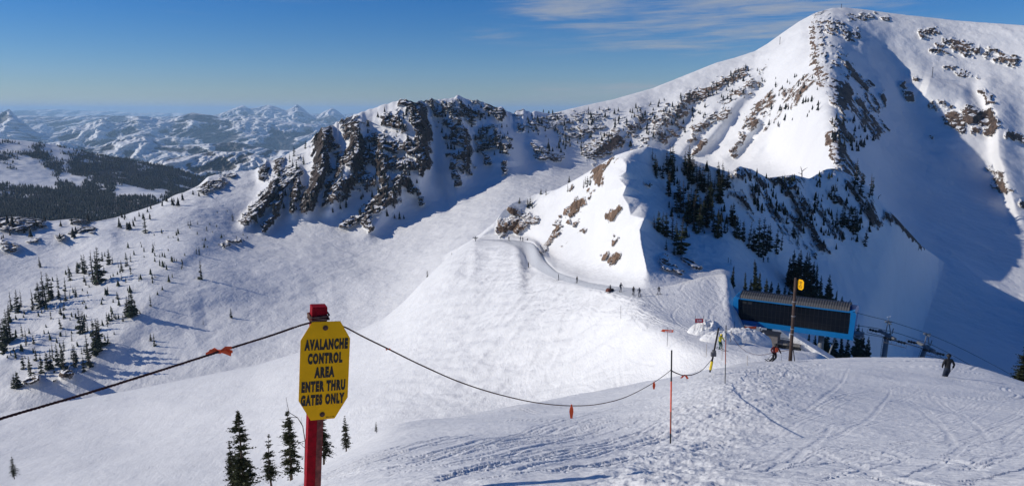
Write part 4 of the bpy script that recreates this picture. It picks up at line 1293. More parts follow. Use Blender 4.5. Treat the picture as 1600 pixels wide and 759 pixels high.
def smooth_curve(pts, n=6):
    out = []
    P = [pts[0]] + list(pts) + [pts[-1]]
    for i in range(1, len(P) - 2):
        for k in range(n):
            t = k / n
            a, b, c, d = P[i - 1], P[i], P[i + 1], P[i + 2]
            out.append(0.5 * ((2 * b) + (c - a) * t + (2 * a - 5 * b + 4 * c - d) * t * t + (3 * b - a - 3 * c + d) * t ** 3))
    out.append(P[-2])
    return out


def rope(pts, rad, label, mat, twist=True):
    c = smooth_curve(pts, 10)
    mb = MB(); o0 = c[0].copy()
    c = [p - o0 for p in c]
    L = 0; acc = [0]
    for a, b in zip(c[:-1], c[1:]): L += (b - a).length; acc.append(L)
    if twist:
        for ph in (0, 2.094, 4.189):
            fine = []
            for (a, b, s0, s1) in zip(c[:-1], c[1:], acc[:-1], acc[1:]):
                m_ = max(1, int((s1 - s0) / 0.012))
                for q in range(m_):
                    t = q / m_; p = a.lerp(b, t); s_ = s0 + (s1 - s0) * t
                    d = (b - a).normalized(); u = d.cross(Vector((0, 0, 1))).normalized(); w = d.cross(u)
                    an = s_ / 0.035 * 2 * math.pi / 1.6 + ph
                    fine.append(p + (u * math.cos(an) + w * math.sin(an)) * rad * .55)
            mb.tube(fine, rad * .62, 5)
    else:
        mb.tube(c, rad, 6)
    o = mb.build('rope', mat, smooth=True); o.location = o0
    tag(o, label, 'rope')
    return o


A = at(494, 502, SR - .03)
B = at(1048, 578, 13.0)
Lp = at(-260, 735, 3.3)
rope(plan_pts(Lp, A, [(-260, 735), (-120, 694), (0, 654), (120, 619), (220, 588), (340, 550), (420, 525), (470, 508)]) + [A], 0.0062, 'dark red twisted rope running from the sign post to the left edge', M_ROPE)
rope([at(512, 503, SR + .02)] + plan_pts(A, B, [(535, 509), (570, 527), (607, 545), (660, 571), (720, 597), (780, 616), (840, 629), (893, 633.5), (935, 631), (975, 621), (1010, 604), (1035, 588)]) + [B], 0.0055, 'long sagging reddish rope from the sign post to the black marker pole', M_ROPE2)
C3 = at(1116, 556, 36)
rope([B] + plan_pts(B, C3, [(1058, 583), (1070, 586), (1085, 584), (1100, 575)]) + [C3], 0.012, 'short sagging rope between the two black marker poles with a bow on it', M_ROPE, False)
# wraps round the post
mb = MB()
for k, (zz, tl) in enumerate(((-.060, .010), (-.070, -.012), (-.080, .005))):
    q = [Vector((math.copysign(.058, math.cos(a)) * min(1, abs(math.cos(a)) * 1.41), math.copysign(.058, math.sin(a)) * min(1, abs(math.sin(a)) * 1.41), zz + tl * math.cos(a))) for a in [i * 2 * math.pi / 20 for i in range(21)]]
    mb.tube(q, .0055, 6)
o = mb.build('rope_wrap', M_ROPE2, sign)


def ribbon_bow(p, size, label, mat=M_ORANGE, loops=6, seed=1, hang=0.0):
    rr_ = random.Random(seed); mb = MB()
    for i in range(loops):
        a = rr_.uniform(-.5, .5) + (0 if i % 2 else math.pi)
        d = Vector((math.cos(a), rr_.uniform(-.4, .4), math.sin(a) * .7 - hang)).normalized()
        s_ = d.cross(Vector((0, 1, 0))).normalized() * size * .13
        w = size * rr_.uniform(.6, 1.1)
        pts_ = [Vector((0, 0, 0)), d * w * .5 + Vector((0, rr_.uniform(-.1, .1) * size, .08 * size)), d * w - Vector((0, 0, rr_.uniform(.0, .25) * size))]
        V_ = []
        for q, k_ in zip(pts_, (.5, 1.2, .9)): V_ += [q + s_ * k_, q - s_ * k_]
        V_ += [v + Vector((0, .0015, 0)) for v in V_]
        mb.add(V_, [(0, 1, 3, 2), (2, 3, 5, 4), (6, 8, 9, 7), (8, 10, 11, 9), (4, 5, 11, 10), (0, 2, 8, 6), (2, 4, 10, 8), (1, 7, 9, 3), (3, 9, 11, 5)])
    mb.box((0, 0, 0), (size * .28, size * .22, size * .3), bev=size * .05)
    o = mb.build('ribbon', mat); o.location = p
    tag(o, label, 'ribbon')


pl = plan_pts(Lp, A, [(343, 549)])[0]
ribbon_bow(pl, 0.065, 'red ribbon bow tied on the rope left of the sign', seed=4, loops=8)
ribbon_bow(plan_pts(A, B, [(607, 545)])[0], 0.022, 'small red knot on the rope just right of the sign', seed=5, loops=4)


def hang_ribbon(p, w, h, label):
    mb = MB(); n = 6
    for sgn, off in ((1, .18), (-1, -.18)):
        V_ = []
        for i in range(n):
            t = i / (n - 1); x = off * w * (1 - t * .6) + sgn * .12 * w * math.sin(t * 5)
            ww = w * .42 * (0.55 + .6 * math.sin(t * 2.6)); y = .06 * w * math.sin(t * 7 + sgn)
            V_ += [(x - ww, y, -t * h), (x + ww, y + .02 * w, -t * h)]
        m_ = len(V_); V_ += [(a, b + .003, c) for a, b, c in V_]
        fs = []
        for i in range(n - 1):
            a = 2 * i; fs += [(a, a + 1, a + 3, a + 2), (m_ + a, m_ + a + 2, m_ + a + 3, m_ + a + 1)]
        mb.add(V_, fs)
    mb.box((0, 0, .01), (w * .5, w * .4, .04), bev=.006)
    o = mb.build('ribbon', M_ORANGE); o.location = p; tag(o, label, 'ribbon')


hang_ribbon(plan_pts(A, B, [(893, 635)])[0], 0.036, 0.15, 'orange ribbon hanging from the lowest point of the sagging rope')
hang_ribbon(plan_pts(A, B, [(1022, 598)])[0], 0.035, 0.11, 'orange ribbon hanging from the rope just left of the black pole')
ribbon_bow(plan_pts(B, C3, [(1070, 586)])[0], 0.11, 'orange ribbon bow on the short rope between the black poles', seed=8, loops=7, hang=.8)


def pole(bx, by, tx, ty, r, rad, label, mats, bands, cat='marker pole', name='marker_pole', sheet=None, dr=0.0, n=8):
    b0 = at(bx, by, r); t0 = at(tx, ty, r + dr)
    o = empty(name, b0)
    d = t0 - b0
    for k, (u0, u1, mi, rk_) in enumerate(bands):
        mb = MB(); a = d * (u0 if k else -0.06)
        mb.tube([a, d * u1], rad * rk_, n)
        mb.build('section' if mi == 0 else 'band', mats[mi], o, smooth=False)
    tag(o, label, cat)
    return o


pole(1047.5, 695, 1049.5, 547, 13.0, 0.014, 'tall slim black and orange marker pole nearest the camera holding the rope', [M_BLKP, M_ORANGE, M_RUST], [(0, .13, 0, 1), (.13, .36, 2, 1.02), (.36, .68, 1, 1.0), (.68, 1, 0, 1)])
pole(1133, 594, 1134.5, 508, 27, 0.017, 'thin black marker pole with faded orange middle, right of the leaning pole', [M_BLKP, M_RUST], [(0, .3, 0, 1), (.3, .75, 1, 1), (.75, 1, 0, 1)])
lp = pole(1110, 577, 1123, 512, 36, 0.045, 'leaning black marker pole with a yellow padded foot and a grey box', [M_BLKP, M_YELP], [(.3, 1, 0, 1), (0, .20, 1, 1.5), (.20, .3, 0, 1.0)])
mb = MB(); d_ = at(1123, 512, 36) - at(1110, 577, 36); mb.box(d_ * .37, (.26, .16, .2), bev=.02); mb.box(d_ * .44, (.16, .2, .12), bev=.02)
mb.build('box', simple('grey_box', (.12, .12, .13), .6), lp)
M_BAMB = simple('bamboo', (0.35, 0.30, 0.22), 0.7)
for (bx, by, tx, ty, r, l) in [(1103.5, 556, 1104, 537, 60, 'thin pale stake in snow just left of the yellow jacketed skier'), (1128, 562, 1128.5, 541, 58, 'thin pale stake in snow between the leaning pole and the black pole'),
                               (1167.5, 576, 1167.5, 555, 50, 'thin pale stake in the chopped snow left of the turning skier'), (1147.5, 514, 1148, 502, 128, 'short dark stake on the run left of the terminal'),
                               (1141.5, 533, 1142.5, 516, 100, 'dark stake holding the upper rope behind the black pole'), (1011, 520, 1011, 511, 128, 'tiny stake on the brink of the bumpy slope'),
                               (970, 497, 970, 478, 140, 'thin stake standing on the edge of the bumpy slope below the road')]:
    pole(bx, by, tx, ty, r, 0.03 if r > 70 else 0.018, l, [M_BAMB if 'pale' in l else M_BLKP], [(0, 1, 0, 1)], 'stake', 'stake')
D1 = at(1142.5, 518, 100); D2 = at(1236, 546, 60)
rope([D1] + plan_pts(D1, D2, [(1150, 534), (1163, 547), (1177, 553), (1192, 554), (1212, 550)]) + [D2], 0.022, 'thin dark rope sagging behind the turning skier to the wooden pole', M_ROPE, False)

# wooden mast with yellow sign
WB = at(1234.5, 566, 60); WT = at(1243.5, 434, 60)
mast = empty('sign_mast', WB)
d = WT - WB
mb = MB(); mb.tube([-d * .05, d * .25, d * .6, d], [.15, .135, .12, .11], 12); mb.build('pole', simple('dark_wood', (0.065, 0.042, 0.034), 0.9, var=0.35, scale=3), mast, smooth=True)
for u in (.34, .40, .55, .72):
    mb = MB(); mb.tube([d * u, d * (u + .008)], .158, 12); mb.build('metal_strap', simple('strap', (.35, .35, .36), .5, .5), mast)
so = empty('tmp_', (0, 0, 0)); bpy.data.objects.remove(so)
mb = MB()
k = 1.2
pv = d * .93 + Vector((.20, -.08, 0))
axx = Vector((math.cos(R(-58)), math.sin(R(-58)), 0))
mb.prism([(u * k * 1.5 + .22, v * k * 1.05) for u, v in octo], pv, axx, Vector((0, 0, 1)), .02)
sb_ = mb.build('board', M_YEL, mast)
rz = math.atan2(axx.y, axx.x)
nrm = axx.cross(Vector((0, 0, 1)))
for i, (txt, w) in enumerate((('AVALANCHE', .28), ('CONTROL', .24), ('AREA', .14), ('ENTER THRU', .30), ('GATES ONLY', .30))):
    put_text(txt, w, .075, pv + axx * .22 + nrm * .024 + Vector((0, 0, .24 - .12 * i)), sb_, M_BLK, rot=(R(90), 0, rz), bold=.006)
tag(mast, 'tall wooden mast with a yellow board at its top in front of the terminal', 'sign mast')
pole(1241.5, 563, 1239.5, 546, 60, .035, 'short dark stake leaning beside the foot of the wooden mast', [M_BLKP], [(0, 1, 0, 1)], 'stake', 'stake')

# ------------------------------------------------------------------ lift terminal
M_BLUE = simple('blue_cladding', (0.006, 0.17, 0.44), 0.35, var=0.06, scale=1.0)
M_GLASS, gb, gs = new_mat('dark_glazing')
gs.inputs['Base Color'].default_value = (0.006, 0.008, 0.012, 1); gs.inputs['Roughness'].default_value = 0.18; gs.inputs['Specular IOR Level'].default_value = 0.3
M_FRAME = simple('glazing_bar', (0.014, 0.014, 0.018), 0.5)
M_ROOF = simple('roof_sheet', (0.13, 0.13, 0.13), 0.55, metal=0.0, var=0.15, scale=1.5)
M_CONC = simple('concrete', (0.20, 0.19, 0.18), 0.9, var=0.25, scale=1.5)
M_DKM = simple('dark_steel', (0.035, 0.037, 0.04), 0.6, metal=0.3)
M_GREYM = simple('galvanised_steel', (0.20, 0.21, 0.22), 0.5, metal=0.3, var=0.15)
M_WHITE = simple('white_paint', (0.75, 0.77, 0.80), 0.5)
TL = at(1148, 487, 150); TR = at(1333, 507, 147)
zt, zb = -37.2, -42.6
e = Vector((TR.x - TL.x, TR.y - TL.y, 0)); Ln = e.length; ang = math.atan2(e.y, e.x)
term = empty('lift_terminal', (TL.x, TL.y, zb), (0, 0, ang))
Hh = zt - zb; Dp = 6.2
# local: x along the front, y to the back, z up
mb = MB(); mb.box((Ln/2, .22, .45), (Ln - .1, .5, .98), bev=.06); lowb = mb.build('lower_beam', M_BLUE, term)
mb = MB(); mb.box((Ln/2, .32, Hh - .17), (Ln - 1.6, .5, .2), bev=.05); mb.build('upper_rail', M_BLUE, term)
mb = MB(); mb.prism([(-.35, 0), (.7, 0), (.75, .76), (.55, Hh - .3), (.9, Hh), (.0, Hh + .3), (-.45, Hh - .1)], (0, -.02, 0), (1, 0, 0), (0, 0, 1), -Dp + .4)
mb.build('end_cap', M_BLUE, term)
mb = MB(); mb.prism([(-1.0, .0), (.15, -.1), (.4, Hh - .5), (.1, Hh + .2), (-1.0, Hh), (-.55, Hh - .35), (-.7, .76)], (Ln, -.02, 0), (1, 0, 0), (0, 0, 1), -Dp + .4)
mb.build('end_cap', M_BLUE, term)
mb = MB(); mb.box((Ln/2, .50, .76 + (Hh - 1.06)/2), (Ln - 1.3, .16, Hh - 1.04)); gl = mb.build('window_band', M_GLASS, term)
mb = MB()
for i in range(27):
    x = .85 + (Ln - 1.6) * i / 26; mb.box((x, .41, .76 + (Hh - 1.06)/2), (.06, .05, Hh - 1.08))
for j in (1, 2): mb.box((Ln/2, .405, .76 + (Hh - 1.06) * j / 3), (Ln - 1.5, .04, .05))
mb.build('window_frame', M_FRAME, gl)
# roof: sloping ribbed sheets behind the top rail
mb = MB()
nr = 44
for i in range(nr):
    x0 = 0.85 + (Ln - 1.7) * i / nr; x1 = 0.85 + (Ln - 1.7) * (i + .80) / nr
    V_ = []
    for (y, z) in ((.35, Hh - .05), (1.0, Hh + .55), (2.4, Hh + .95), (4.4, Hh + .75), (5.7, Hh)):
        V_ += [(x0, y, z), (x1, y, z)]
    mb.add(V_, [(2*q, 2*q+1, 2*q+3, 2*q+2) for q in range(4)])
mb2 = MB()
for i in range(nr + 1):
    x0 = 0.85 + (Ln - 1.7) * (i - .20) / nr; x1 = 0.85 + (Ln - 1.7) * i / nr
    V_ = []
    for (y, z) in ((.33, Hh - .02), (1.0, Hh + .66), (2.4, Hh + 1.07), (4.4, Hh + .86), (5.75, Hh + .08)):
        V_ += [(x0, y, z), (x1, y, z), (x0, y, z - .2), (x1, y, z - .2)]
    for q in range(4):
        a = 4*q; mb2.add([V_[a+j] for j in range(8)], [(0, 1, 5, 4), (0, 4, 6, 2), (1, 3, 7, 5)])
rf = mb.build('roof', M_ROOF, term); mb2.build('roof_rib', M_DKM, rf)
mb = MB(); mb.box((Ln/2, Dp/2, .45), (Ln - 2.2, Dp - 1.4, .5)); mb.box((Ln/2, Dp - .6, Hh/2), (Ln - 2.4, .2, Hh - .4)); mb.build('body', M_DKM, term)
# marks on the beam
for q in range(11):
    if q in (4,): continue
    mb = MB(); mb.box((1.25 + q * .27, -.008, .30), (.13, .012, .20 if q % 3 else .26), rot=Euler((0, R(14), 0)))
    mb.build('beam_mark', M_WHITE, lowb)
mb = MB(); mb.prism([(4.25, .42), (4.55, .2), (4.7, .1), (4.75, .2), (5.3, .44), (4.8, .34)], (0, -.004, 0), (1, 0, 0), (0, 0, 1), .012); mb.build('beam_mark', M_WHITE, lowb)
mb = MB(); mb.box((1.75, .395, Hh - .85), (.75, .02, .45)); mb.box((2.75, .395, Hh - .85), (.75, .02, .45)); mb.build('window_mark', M_DKM, gl)
# right nose with rope guide
mb = MB(); mb.box((Ln + .9, 2.2, .75), (2.0, 2.0, .5), bev=.15); mb.box((Ln + .7, 1.0, .35), (2.4, .3, .25)); mb.build('nose', M_GREYM, term)
# columns
for x, sl in ((Ln * .745, 0), (Ln * .30, 0)):
    mb = MB(); mb.tube([(x, 2.4, .3), (x, 2.4, -6.5)], .55, 16); mb.build('column', M_GREYM, term, smooth=True)
mb = MB(); mb.tube([(Ln * .87, 2.4, .3), (Ln * .80, 1.6, -6.0)], .16, 8); mb.build('brace', M_GREYM, term)
tag(term, 'long raised blue lift terminal with dark glazing and grey ribbed roof', 'lift terminal')

# operator hut, deck and snow ramp below the terminal
M_HUT = simple('hut_boards', (0.16, 0.15, 0.15), 0.8, var=0.2, scale=2)
hb = at(1200, 549, 133)
hut = empty('lift_hut', hb, (0, 0, ang - .03))
mb = MB(); mb.box((0, 1.2, 1.25), (3.0, 2.4, 3.6), bev=.05); mb.build('wall', M_HUT, hut)
mb = MB(); mb.box((0, 1.2, 3.12), (3.3, 2.7, .14), bev=.03); mb.build('roof', M_DKM, hut)
mb = MB(); mb.box((-.55, -.025, 2.15), (.9, .05, .8)); f_ = mb.build('window', M_GLASS, hut)
tag(hut, 'small grey operator hut under the left part of the terminal', 'hut')
dk = at(1229, 546, 133)
deck = empty('platform', dk, (0, 0, ang))
mb = MB(); mb.box((0, 1.2, .9), (4.4, 2.4, .3), bev=.03); mb.build('deck', M_CONC, deck)
mb = MB(); mb.box((0, 1.3, .0), (4.2, 2.0, 1.5)); mb.build('base', M_DKM, deck)
mb = MB(); mb.box((-.4, .02, 2.0), (2.8, .05, .08)); [mb.box((x, .02, 1.5), (.06, .06, 1.0)) for x in (-1.7, -.7, .3, .95)]; mb.build('railing', M_DKM, deck)
tag(deck, 'low concrete platform with a railing right of the operator hut', 'platform')
M_PILE = snow_mat('piled_snow', [(1.2, (1, 1, 1), 0, 0.25), (5.0, (1, 1, 1), 0, 0.06)])
def pile(px, py, r, sx, sy, sz, label, seed, cat='snow pile', rz=0.0):
    p = at(px, py, r); n = 56
    g = np.linspace(-1, 1, n); GX, GY = np.meshgrid(g, g)
    prof = np.clip(1 - (GX ** 2 + GY ** 2), 0, 1) ** .7
    z = sz * prof * (1 + .45 * fbm2(GX * 2.4 + seed, GY * 2.4, 4, seed, .6, True)) - .4 * sz * (prof <= 0)
    co = [(float(a * sx), float(b * sy), float(c)) for a, b, c in zip(GX.ravel(), GY.ravel(), z.ravel())]
    idx = np.arange(n * n).reshape(n, n)
    mb = MB(); mb.add(co, [tuple(int(v) for v in q) for q in np.stack([idx[:-1, :-1], idx[:-1, 1:], idx[1:, 1:], idx[1:, :-1]], -1).reshape(-1, 4)])
    o = mb.build('snow_pile', M_PILE, smooth=True); o.location = p - Vector((0, 0, .12 * sz)); o.rotation_euler.z = rz
    tag(o, label, cat)
pile(1104, 524, 124, 3.6, 2.2, 2.3, 'broken heap of bluish snow beside the red sign', 3)
pile(1126, 529, 119, 3.4, 1.8, 1.1, 'low right tail of the broken snow heap behind the yellow skier', 5)
pile(1158, 532, 124, 5.2, 1.6, 1.9, 'long low bank of rough snow in front of the terminal left end', 6)
pile(1184, 537, 126, 2.4, 1.6, 1.8, 'snow bank ending against the operator hut', 8)
# slanting snow-covered ramp under the beam
mb = MB(); mb.add([(0, 0, 3.3), (0, 2.2, 3.3), (0, 2.2, 1.0), (0, 0, 1.9), (8.2, 0, -.9), (8.2, 2.2, -.9), (8.2, 2.2, -2.5), (8.2, 0, -2.5)], [(0, 1, 5, 4), (3, 0, 4, 7), (1, 2, 6, 5), (0, 3, 2, 1), (4, 5, 6, 7), (2, 3, 7, 6)])
o = mb.build('snow_ramp', M_PILE); o.location = at(1231, 548, 134); o.rotation_euler.z = ang
tag(o, 'white snow covered ramp slanting down under the terminal', 'ramp')

# ------------------------------------------------------------------ towers and cables of the lift
def tower(px, py_top, r, lean, label, hcol=14):
    """local x runs along the rope, falling to the right"""
    tp = at(px, py_top, r)
    t = empty('lift_tower', tp - Vector((0, 0, hcol)), (0, 0, R(2)))
    sl = R(15)
    mb = MB(); mb.tube([(-lean * 9, 0, 0), (0, 0, hcol - 2.9)], [.50, .42], 14); col_ = mb.build('column', M_GREYM, t, smooth=True)
    mb = MB()
    for s_ in (-.2, .2): mb.tube([(-lean * 9 - .75, s_, 0), (-.68, s_, hcol - 3.2)], .03, 5)
    for q in range(26):
        u = q / 26; mb.tube([(-lean * 9 * (1 - u) - .72, -.2, u * (hcol - 3)), (-lean * 9 * (1 - u) - .72, .2, u * (hcol - 3))], .02, 4)
    mb.build('ladder', M_DKM, t)
    mb = MB(); mb.box((0, 0, hcol - 2.9), (.5, 5.6, .5), bev=.05); mb.build('cross_arm', M_GREYM, t)
    for s_ in (-1, 1):
        y = s_ * 2.6; Rt = Euler((0, sl, 0)); c0 = Vector((0, y, hcol - 3.15))
        mb = MB(); mb.box(c0, (4.4, .14, .26), Rt); tr_ = mb.build('sheave_beam', M_DKM, t)
        M3 = Rt.to_matrix()
        for q in range(8):
            xx = -2.0 + q * .57
            if q in (3, 4): continue
            mb = MB(); cc = c0 + M3 @ Vector((xx, 0, -.02)); mb.tube([cc - Vector((0, .1, 0)), cc + Vector((0, .1, 0))],   .25, 14); mb.build('sheave', M_BLKP, tr_)
        mb = MB(); mb.box(c0 + M3 @ Vector((0, s_ * .55, -.75)), (4.2, .6, .05), Rt)
        for xx in (-2.0, -1.0, 0, 1.0, 2.0): mb.tube([c0 + M3 @ Vector((xx, s_ * .84, -.75)), c0 + M3 @ Vector((xx, s_ * .84, .25))], .025, 4)
        mb.tube([c0 + M3 @ Vector((-2.1, s_ * .84, .25)), c0 + M3 @ Vector((2.1, s_ * .84, .25))], .025, 4)
        mb.build('catwalk', M_GREYM, t)
    mb = MB()
    mb.tube([(-.35, 0, hcol - 2.9), (-.1, 0, hcol - .4)], .09, 6); mb.tube([(.7, 0, hcol - 2.9), (.1, 0, hcol - .4)], .09, 6)
    mb.tube([(0, -1.1, hcol - .5), (0, 1.1, hcol - .5)], .10, 6); mb.box((0, 0, hcol - .35), (1.3, .3, .22))
    mb.tube([(.9, 0, hcol - 2.7), (1.1, 0, hcol - 1.6)], .1, 6); mb.build('lifting_frame', M_GREYM, t)
    tag(t, label, 'lift tower')
    return t
tw1 = tower(1388.5, 500, 152, .05, 'left lift tower with a small white wind vane on top')
tp = at(1388.5, 500, 152)
mb = MB(); mb.tube([(0, 0, -.6), (0, 0, .55)], .05, 6); mb.build('vane_rod', M_GREYM, tw1).location = (0, 0, 14)
mb = MB(); mb.box((0, 0, 14.6), (.6, .1, .16), bev=.02); mb.box((.28, 0, 14.72), (.18, .08, .3), bev=.02); mb.build('wind_vane', M_WHITE, tw1)
tw2 = tower(1449, 519, 160, .30, 'right lift tower leaning away, the farther down the line')
M_CABLE = simple('steel_cable', (0.02, 0.02, 0.022), 0.5, metal=0.5)


def cable(pix, label, rad):
    P_ = [at(*q) for q in pix]
    mb = MB(); c = smooth_curve([p - P_[0] for p in P_], 8); mb.tube(c, rad, 6)
    o = mb.build('cable', M_CABLE, smooth=True); o.location = P_[0]; tag(o, label, 'cable')
cable([(1333, 487, 143), (1360, 494, 147), (1388, 501, 152), (1420, 511, 156), (1449, 521, 160), (1500, 543, 178), (1560, 574, 205), (1600, 597, 230)], 'highest cable of the lift, over the tops of both towers', .045)
cable([(1337, 508, 144), (1366, 512, 147), (1380, 515, 152), (1405, 521, 155), (1432, 530, 158), (1455, 538, 161), (1500, 561, 176), (1560, 596, 205)], 'middle cable of the lift, over the far wheels of the towers', .05)
cable([(1345, 521, 140), (1366, 524, 144), (1380, 527, 148), (1410, 534, 151), (1432, 541, 155), (1462, 553, 158), (1500, 576, 172), (1560, 620, 205)], 'lowest cable of the lift, over the near wheels of the towers', .05)

# ------------------------------------------------------------------ signs and markers on the saddle
M_REDS = simple('red_banner', (0.50, 0.02, 0.04), 0.6)
def banner(px, py, r, w, h, mat, txt, label, posts, rz=0.0, arrow=False, z0=1.2, slope=0):
    p = at(px, py, r)
    o = empty('banner_sign', p, (0, 0, rz))
    mb = MB()
    poly = [(-w/2, z0), (w/2, z0 + slope), (w/2, z0 + h + slope), (-w/2, z0 + h)]
    if arrow: poly = [(-w/2, z0 + .15), (w/2 - .5, z0 + .05), (w/2, z0 + .1), (w/2 - .2, z0 + h/2), (w/2, z0 + h), (w/2 - .5, z0 + h), (-w/2, z0 + h + .12), (-w/2 - .35, z0 + h/2 + .1)]
    mb.prism(poly, (0, .01, 0), (1, 0, 0), (0, 0, 1), .03); pn = mb.build('panel', mat, o)
    if txt: put_text(txt, w * .62, h * .55, Vector((0, -.03, z0 + h/2 + slope/2)), pn, M_WHITE, bold=.02)
    for x in posts:
        mb = MB(); mb.tube([(x, .05, -.3), (x, .05, z0 + h + .5)], .035, 6); mb.build('post', M_DKM, o)
    tag(o, label, 'sign')
banner(1043.5, 538, 117, 1.8, .45, M_ORANGE, 'SLOW', 'orange arrow shaped banner on a stake near the brink of the run', [-.1], arrow=True, z0=2.0)
banner(1092, 514, 122, 1.35, .72, M_REDS, 'SLOW', 'red rectangular sign on the run above the broken snow heap', [-.66, .66], z0=1.1)
banner(1172, 527, 128, 1.9, .42, M_ORANGE, None, 'plain orange banner hanging under the left end of the terminal', [-.95, .95], z0=1.55)
# orange padded marker
p = at(1014.5, 443, 166); o = empty('padded_marker', p)
mb = MB(); mb.tube([(0, 0, 0), (0, 0, 1.25)], .32, 12); mb.build('pad', M_ORANGE, o)
mb = MB(); mb.tube([(0, 0, 1.25), (0, 0, 1.7)], .06, 8); mb.box((0, 0, 1.7), (.42, .25, .25), bev=.04); mb.build('head', M_GREYM, o)
tag(o, 'orange padded marker with a grey head at the foot of the knob', 'marker')
# crossed trail board, wooden post, twin stakes
p = at(996.5, 417, 182); o = empty('trail_board', p)
mb = MB(); mb.tube([(0, 0, -.3), (0, 0, 2.0)], .06, 6); mb.build('post', M_WOOD, o)
mb = MB(); mb.box((0, -.08, 1.6), (1.1, .05, .22)); mb.build('board', M_DKM, o)
tag(o, 'cross shaped trail board on the white foot of the knob', 'trail board')
pole(1062, 428, 1062, 418, 178, .12, 'pale wooden post by the rocks at the foot of the knob', [simple('pale_wood', (.42, .38, .22), .8)], [(0, 1, 0, 1)], 'post', 'wooden_post')
pole(1138, 411, 1138, 402, 197, .06, 'left one of the thin twin stakes on the shaded traverse', [M_DKM], [(0, 1, 0, 1)], 'stake', 'stake')
pole(1142, 413, 1142, 405, 196, .06, 'right one of the thin twin stakes on the shaded traverse', [M_DKM], [(0, 1, 0, 1)], 'stake', 'stake')
for (bx, by, tx, ty, r, l) in [(1456.5, 122, 1457.5, 109, 1000, 'thin pole with a long shadow high on the big mountain face'), (1219, 70, 1219, 60, 1150, 'pole on the left shoulder of the big summit'), (1315, 13, 1315, 8, 1195, 'tiny marker on the rounded summit')]:
    q = big.ground(bx, by); hh = (by - ty) / F * q.length
    mb = MB(); mb.tube([(0, 0, -1), (0, 0, hh)], .35, 6); mb.box((0, 0, hh), (1.2, .4, .5)); o = mb.build('pole', M_DKM); o.location = q; tag(o, l, 'pole')
p = mid.ground(743, 377); o = empty('lift_tower', p)
mb = MB(); mb.tube([(0, 0, -1), (0, 0, 2.0)], .12, 6); mb.build('column', M_DKM, o)
mb = MB(); mb.box((0, 0, 1.5), (2.2, .3, .25)); mb.box((0, 0, 1.1), (1.2, .3, .2)); mb.build('cross_arm', M_DKM, o)
tag(o, 'tiny far lift tower top at the end of the road', 'lift tower')

# ------------------------------------------------------------------ people
M_SKIN = simple('skin', (0.45, 0.26, 0.19), 0.6)
MC = {n: simple(n, c, 0.75, var=0.12, scale=9) for n, c in dict(cloth_black=(0.012, 0.013, 0.017), cloth_navy=(0.015, 0.025, 0.05), cloth_yellow=(0.62, 0.55, 0.03), cloth_green=(0.015, 0.07, 0.05), cloth_orange=(0.75, 0.10, 0.03), cloth_grey=(0.13, 0.13, 0.15), cloth_brown=(0.14, 0.045, 0.03), cloth_maroon=(0.10, 0.015, 0.02)).items()}
M_LENS = simple('goggle_lens', (0.03, 0.02, 0.02), 0.15)
M_SKI = simple('ski_top', (0.03, 0.03, 0.035), 0.4)

STAND = dict(pelvis=(0, 0, .92), spine=(0, 0, 1.12), chest=(0, -.01, 1.33), neck=(0, 0, 1.50), head=(0, -.01, 1.62), crown=(0, 0, 1.74),
    ls=(-.18, 0, 1.42), le=(-.27, .02, 1.15), lw=(-.25, -.10, .93), lh=(-.25, -.14, .84), lt=(-.21, -.15, .90),
    rs=(.18, 0, 1.42), re=(.27, .02, 1.15), rw=(.25, -.10, .93), rh=(.25, -.14, .84), rt=(.21, -.15, .90),
    lp=(-.10, 0, .88), lk=(-.12, -.06, .50), la=(-.13, .02, .10), lf=(-.13, -.14, .05),
    rp=(.10, 0, .88), rk=(.12, -.06, .50), ra=(.13, .02, .10), rf=(.13, -.14, .05))
RAD = dict(pelvis=.155, spine=.135, chest=.165, neck=.065, head=.098, crown=.07, ls=.085, le=.062, lw=.048, lh=.042, lt=.018, rs=.085, re=.062, rw=.048, rh=.042, rt=.018,
    lp=.105, lk=.078, la=.062, lf=.05, rp=.105, rk=.078, ra=.062, rf=.05)
BONES = [('pelvis', 'spine'), ('spine', 'chest'), ('chest', 'neck'), ('neck', 'head'), ('head', 'crown'), ('chest', 'ls'), ('ls', 'le'), ('le', 'lw'), ('lw', 'lh'), ('lw', 'lt'), ('chest', 'rs'), ('rs', 're'), ('re', 'rw'), ('rw', 'rh'), ('rw', 'rt'),
    ('pelvis', 'lp'), ('lp', 'lk'), ('lk', 'la'), ('la', 'lf'), ('pelvis', 'rp'), ('rp', 'rk'), ('rk', 'ra'), ('ra', 'rf')]
GROUPM = {'head': 2, 'crown': 2, 'lh': 3, 'lt': 3, 'rh': 3, 'rt': 3, 'lp': 1, 'lk': 1, 'la': 1, 'rp': 1, 'rk': 1, 'ra': 1, 'lf': 3, 'rf': 3}


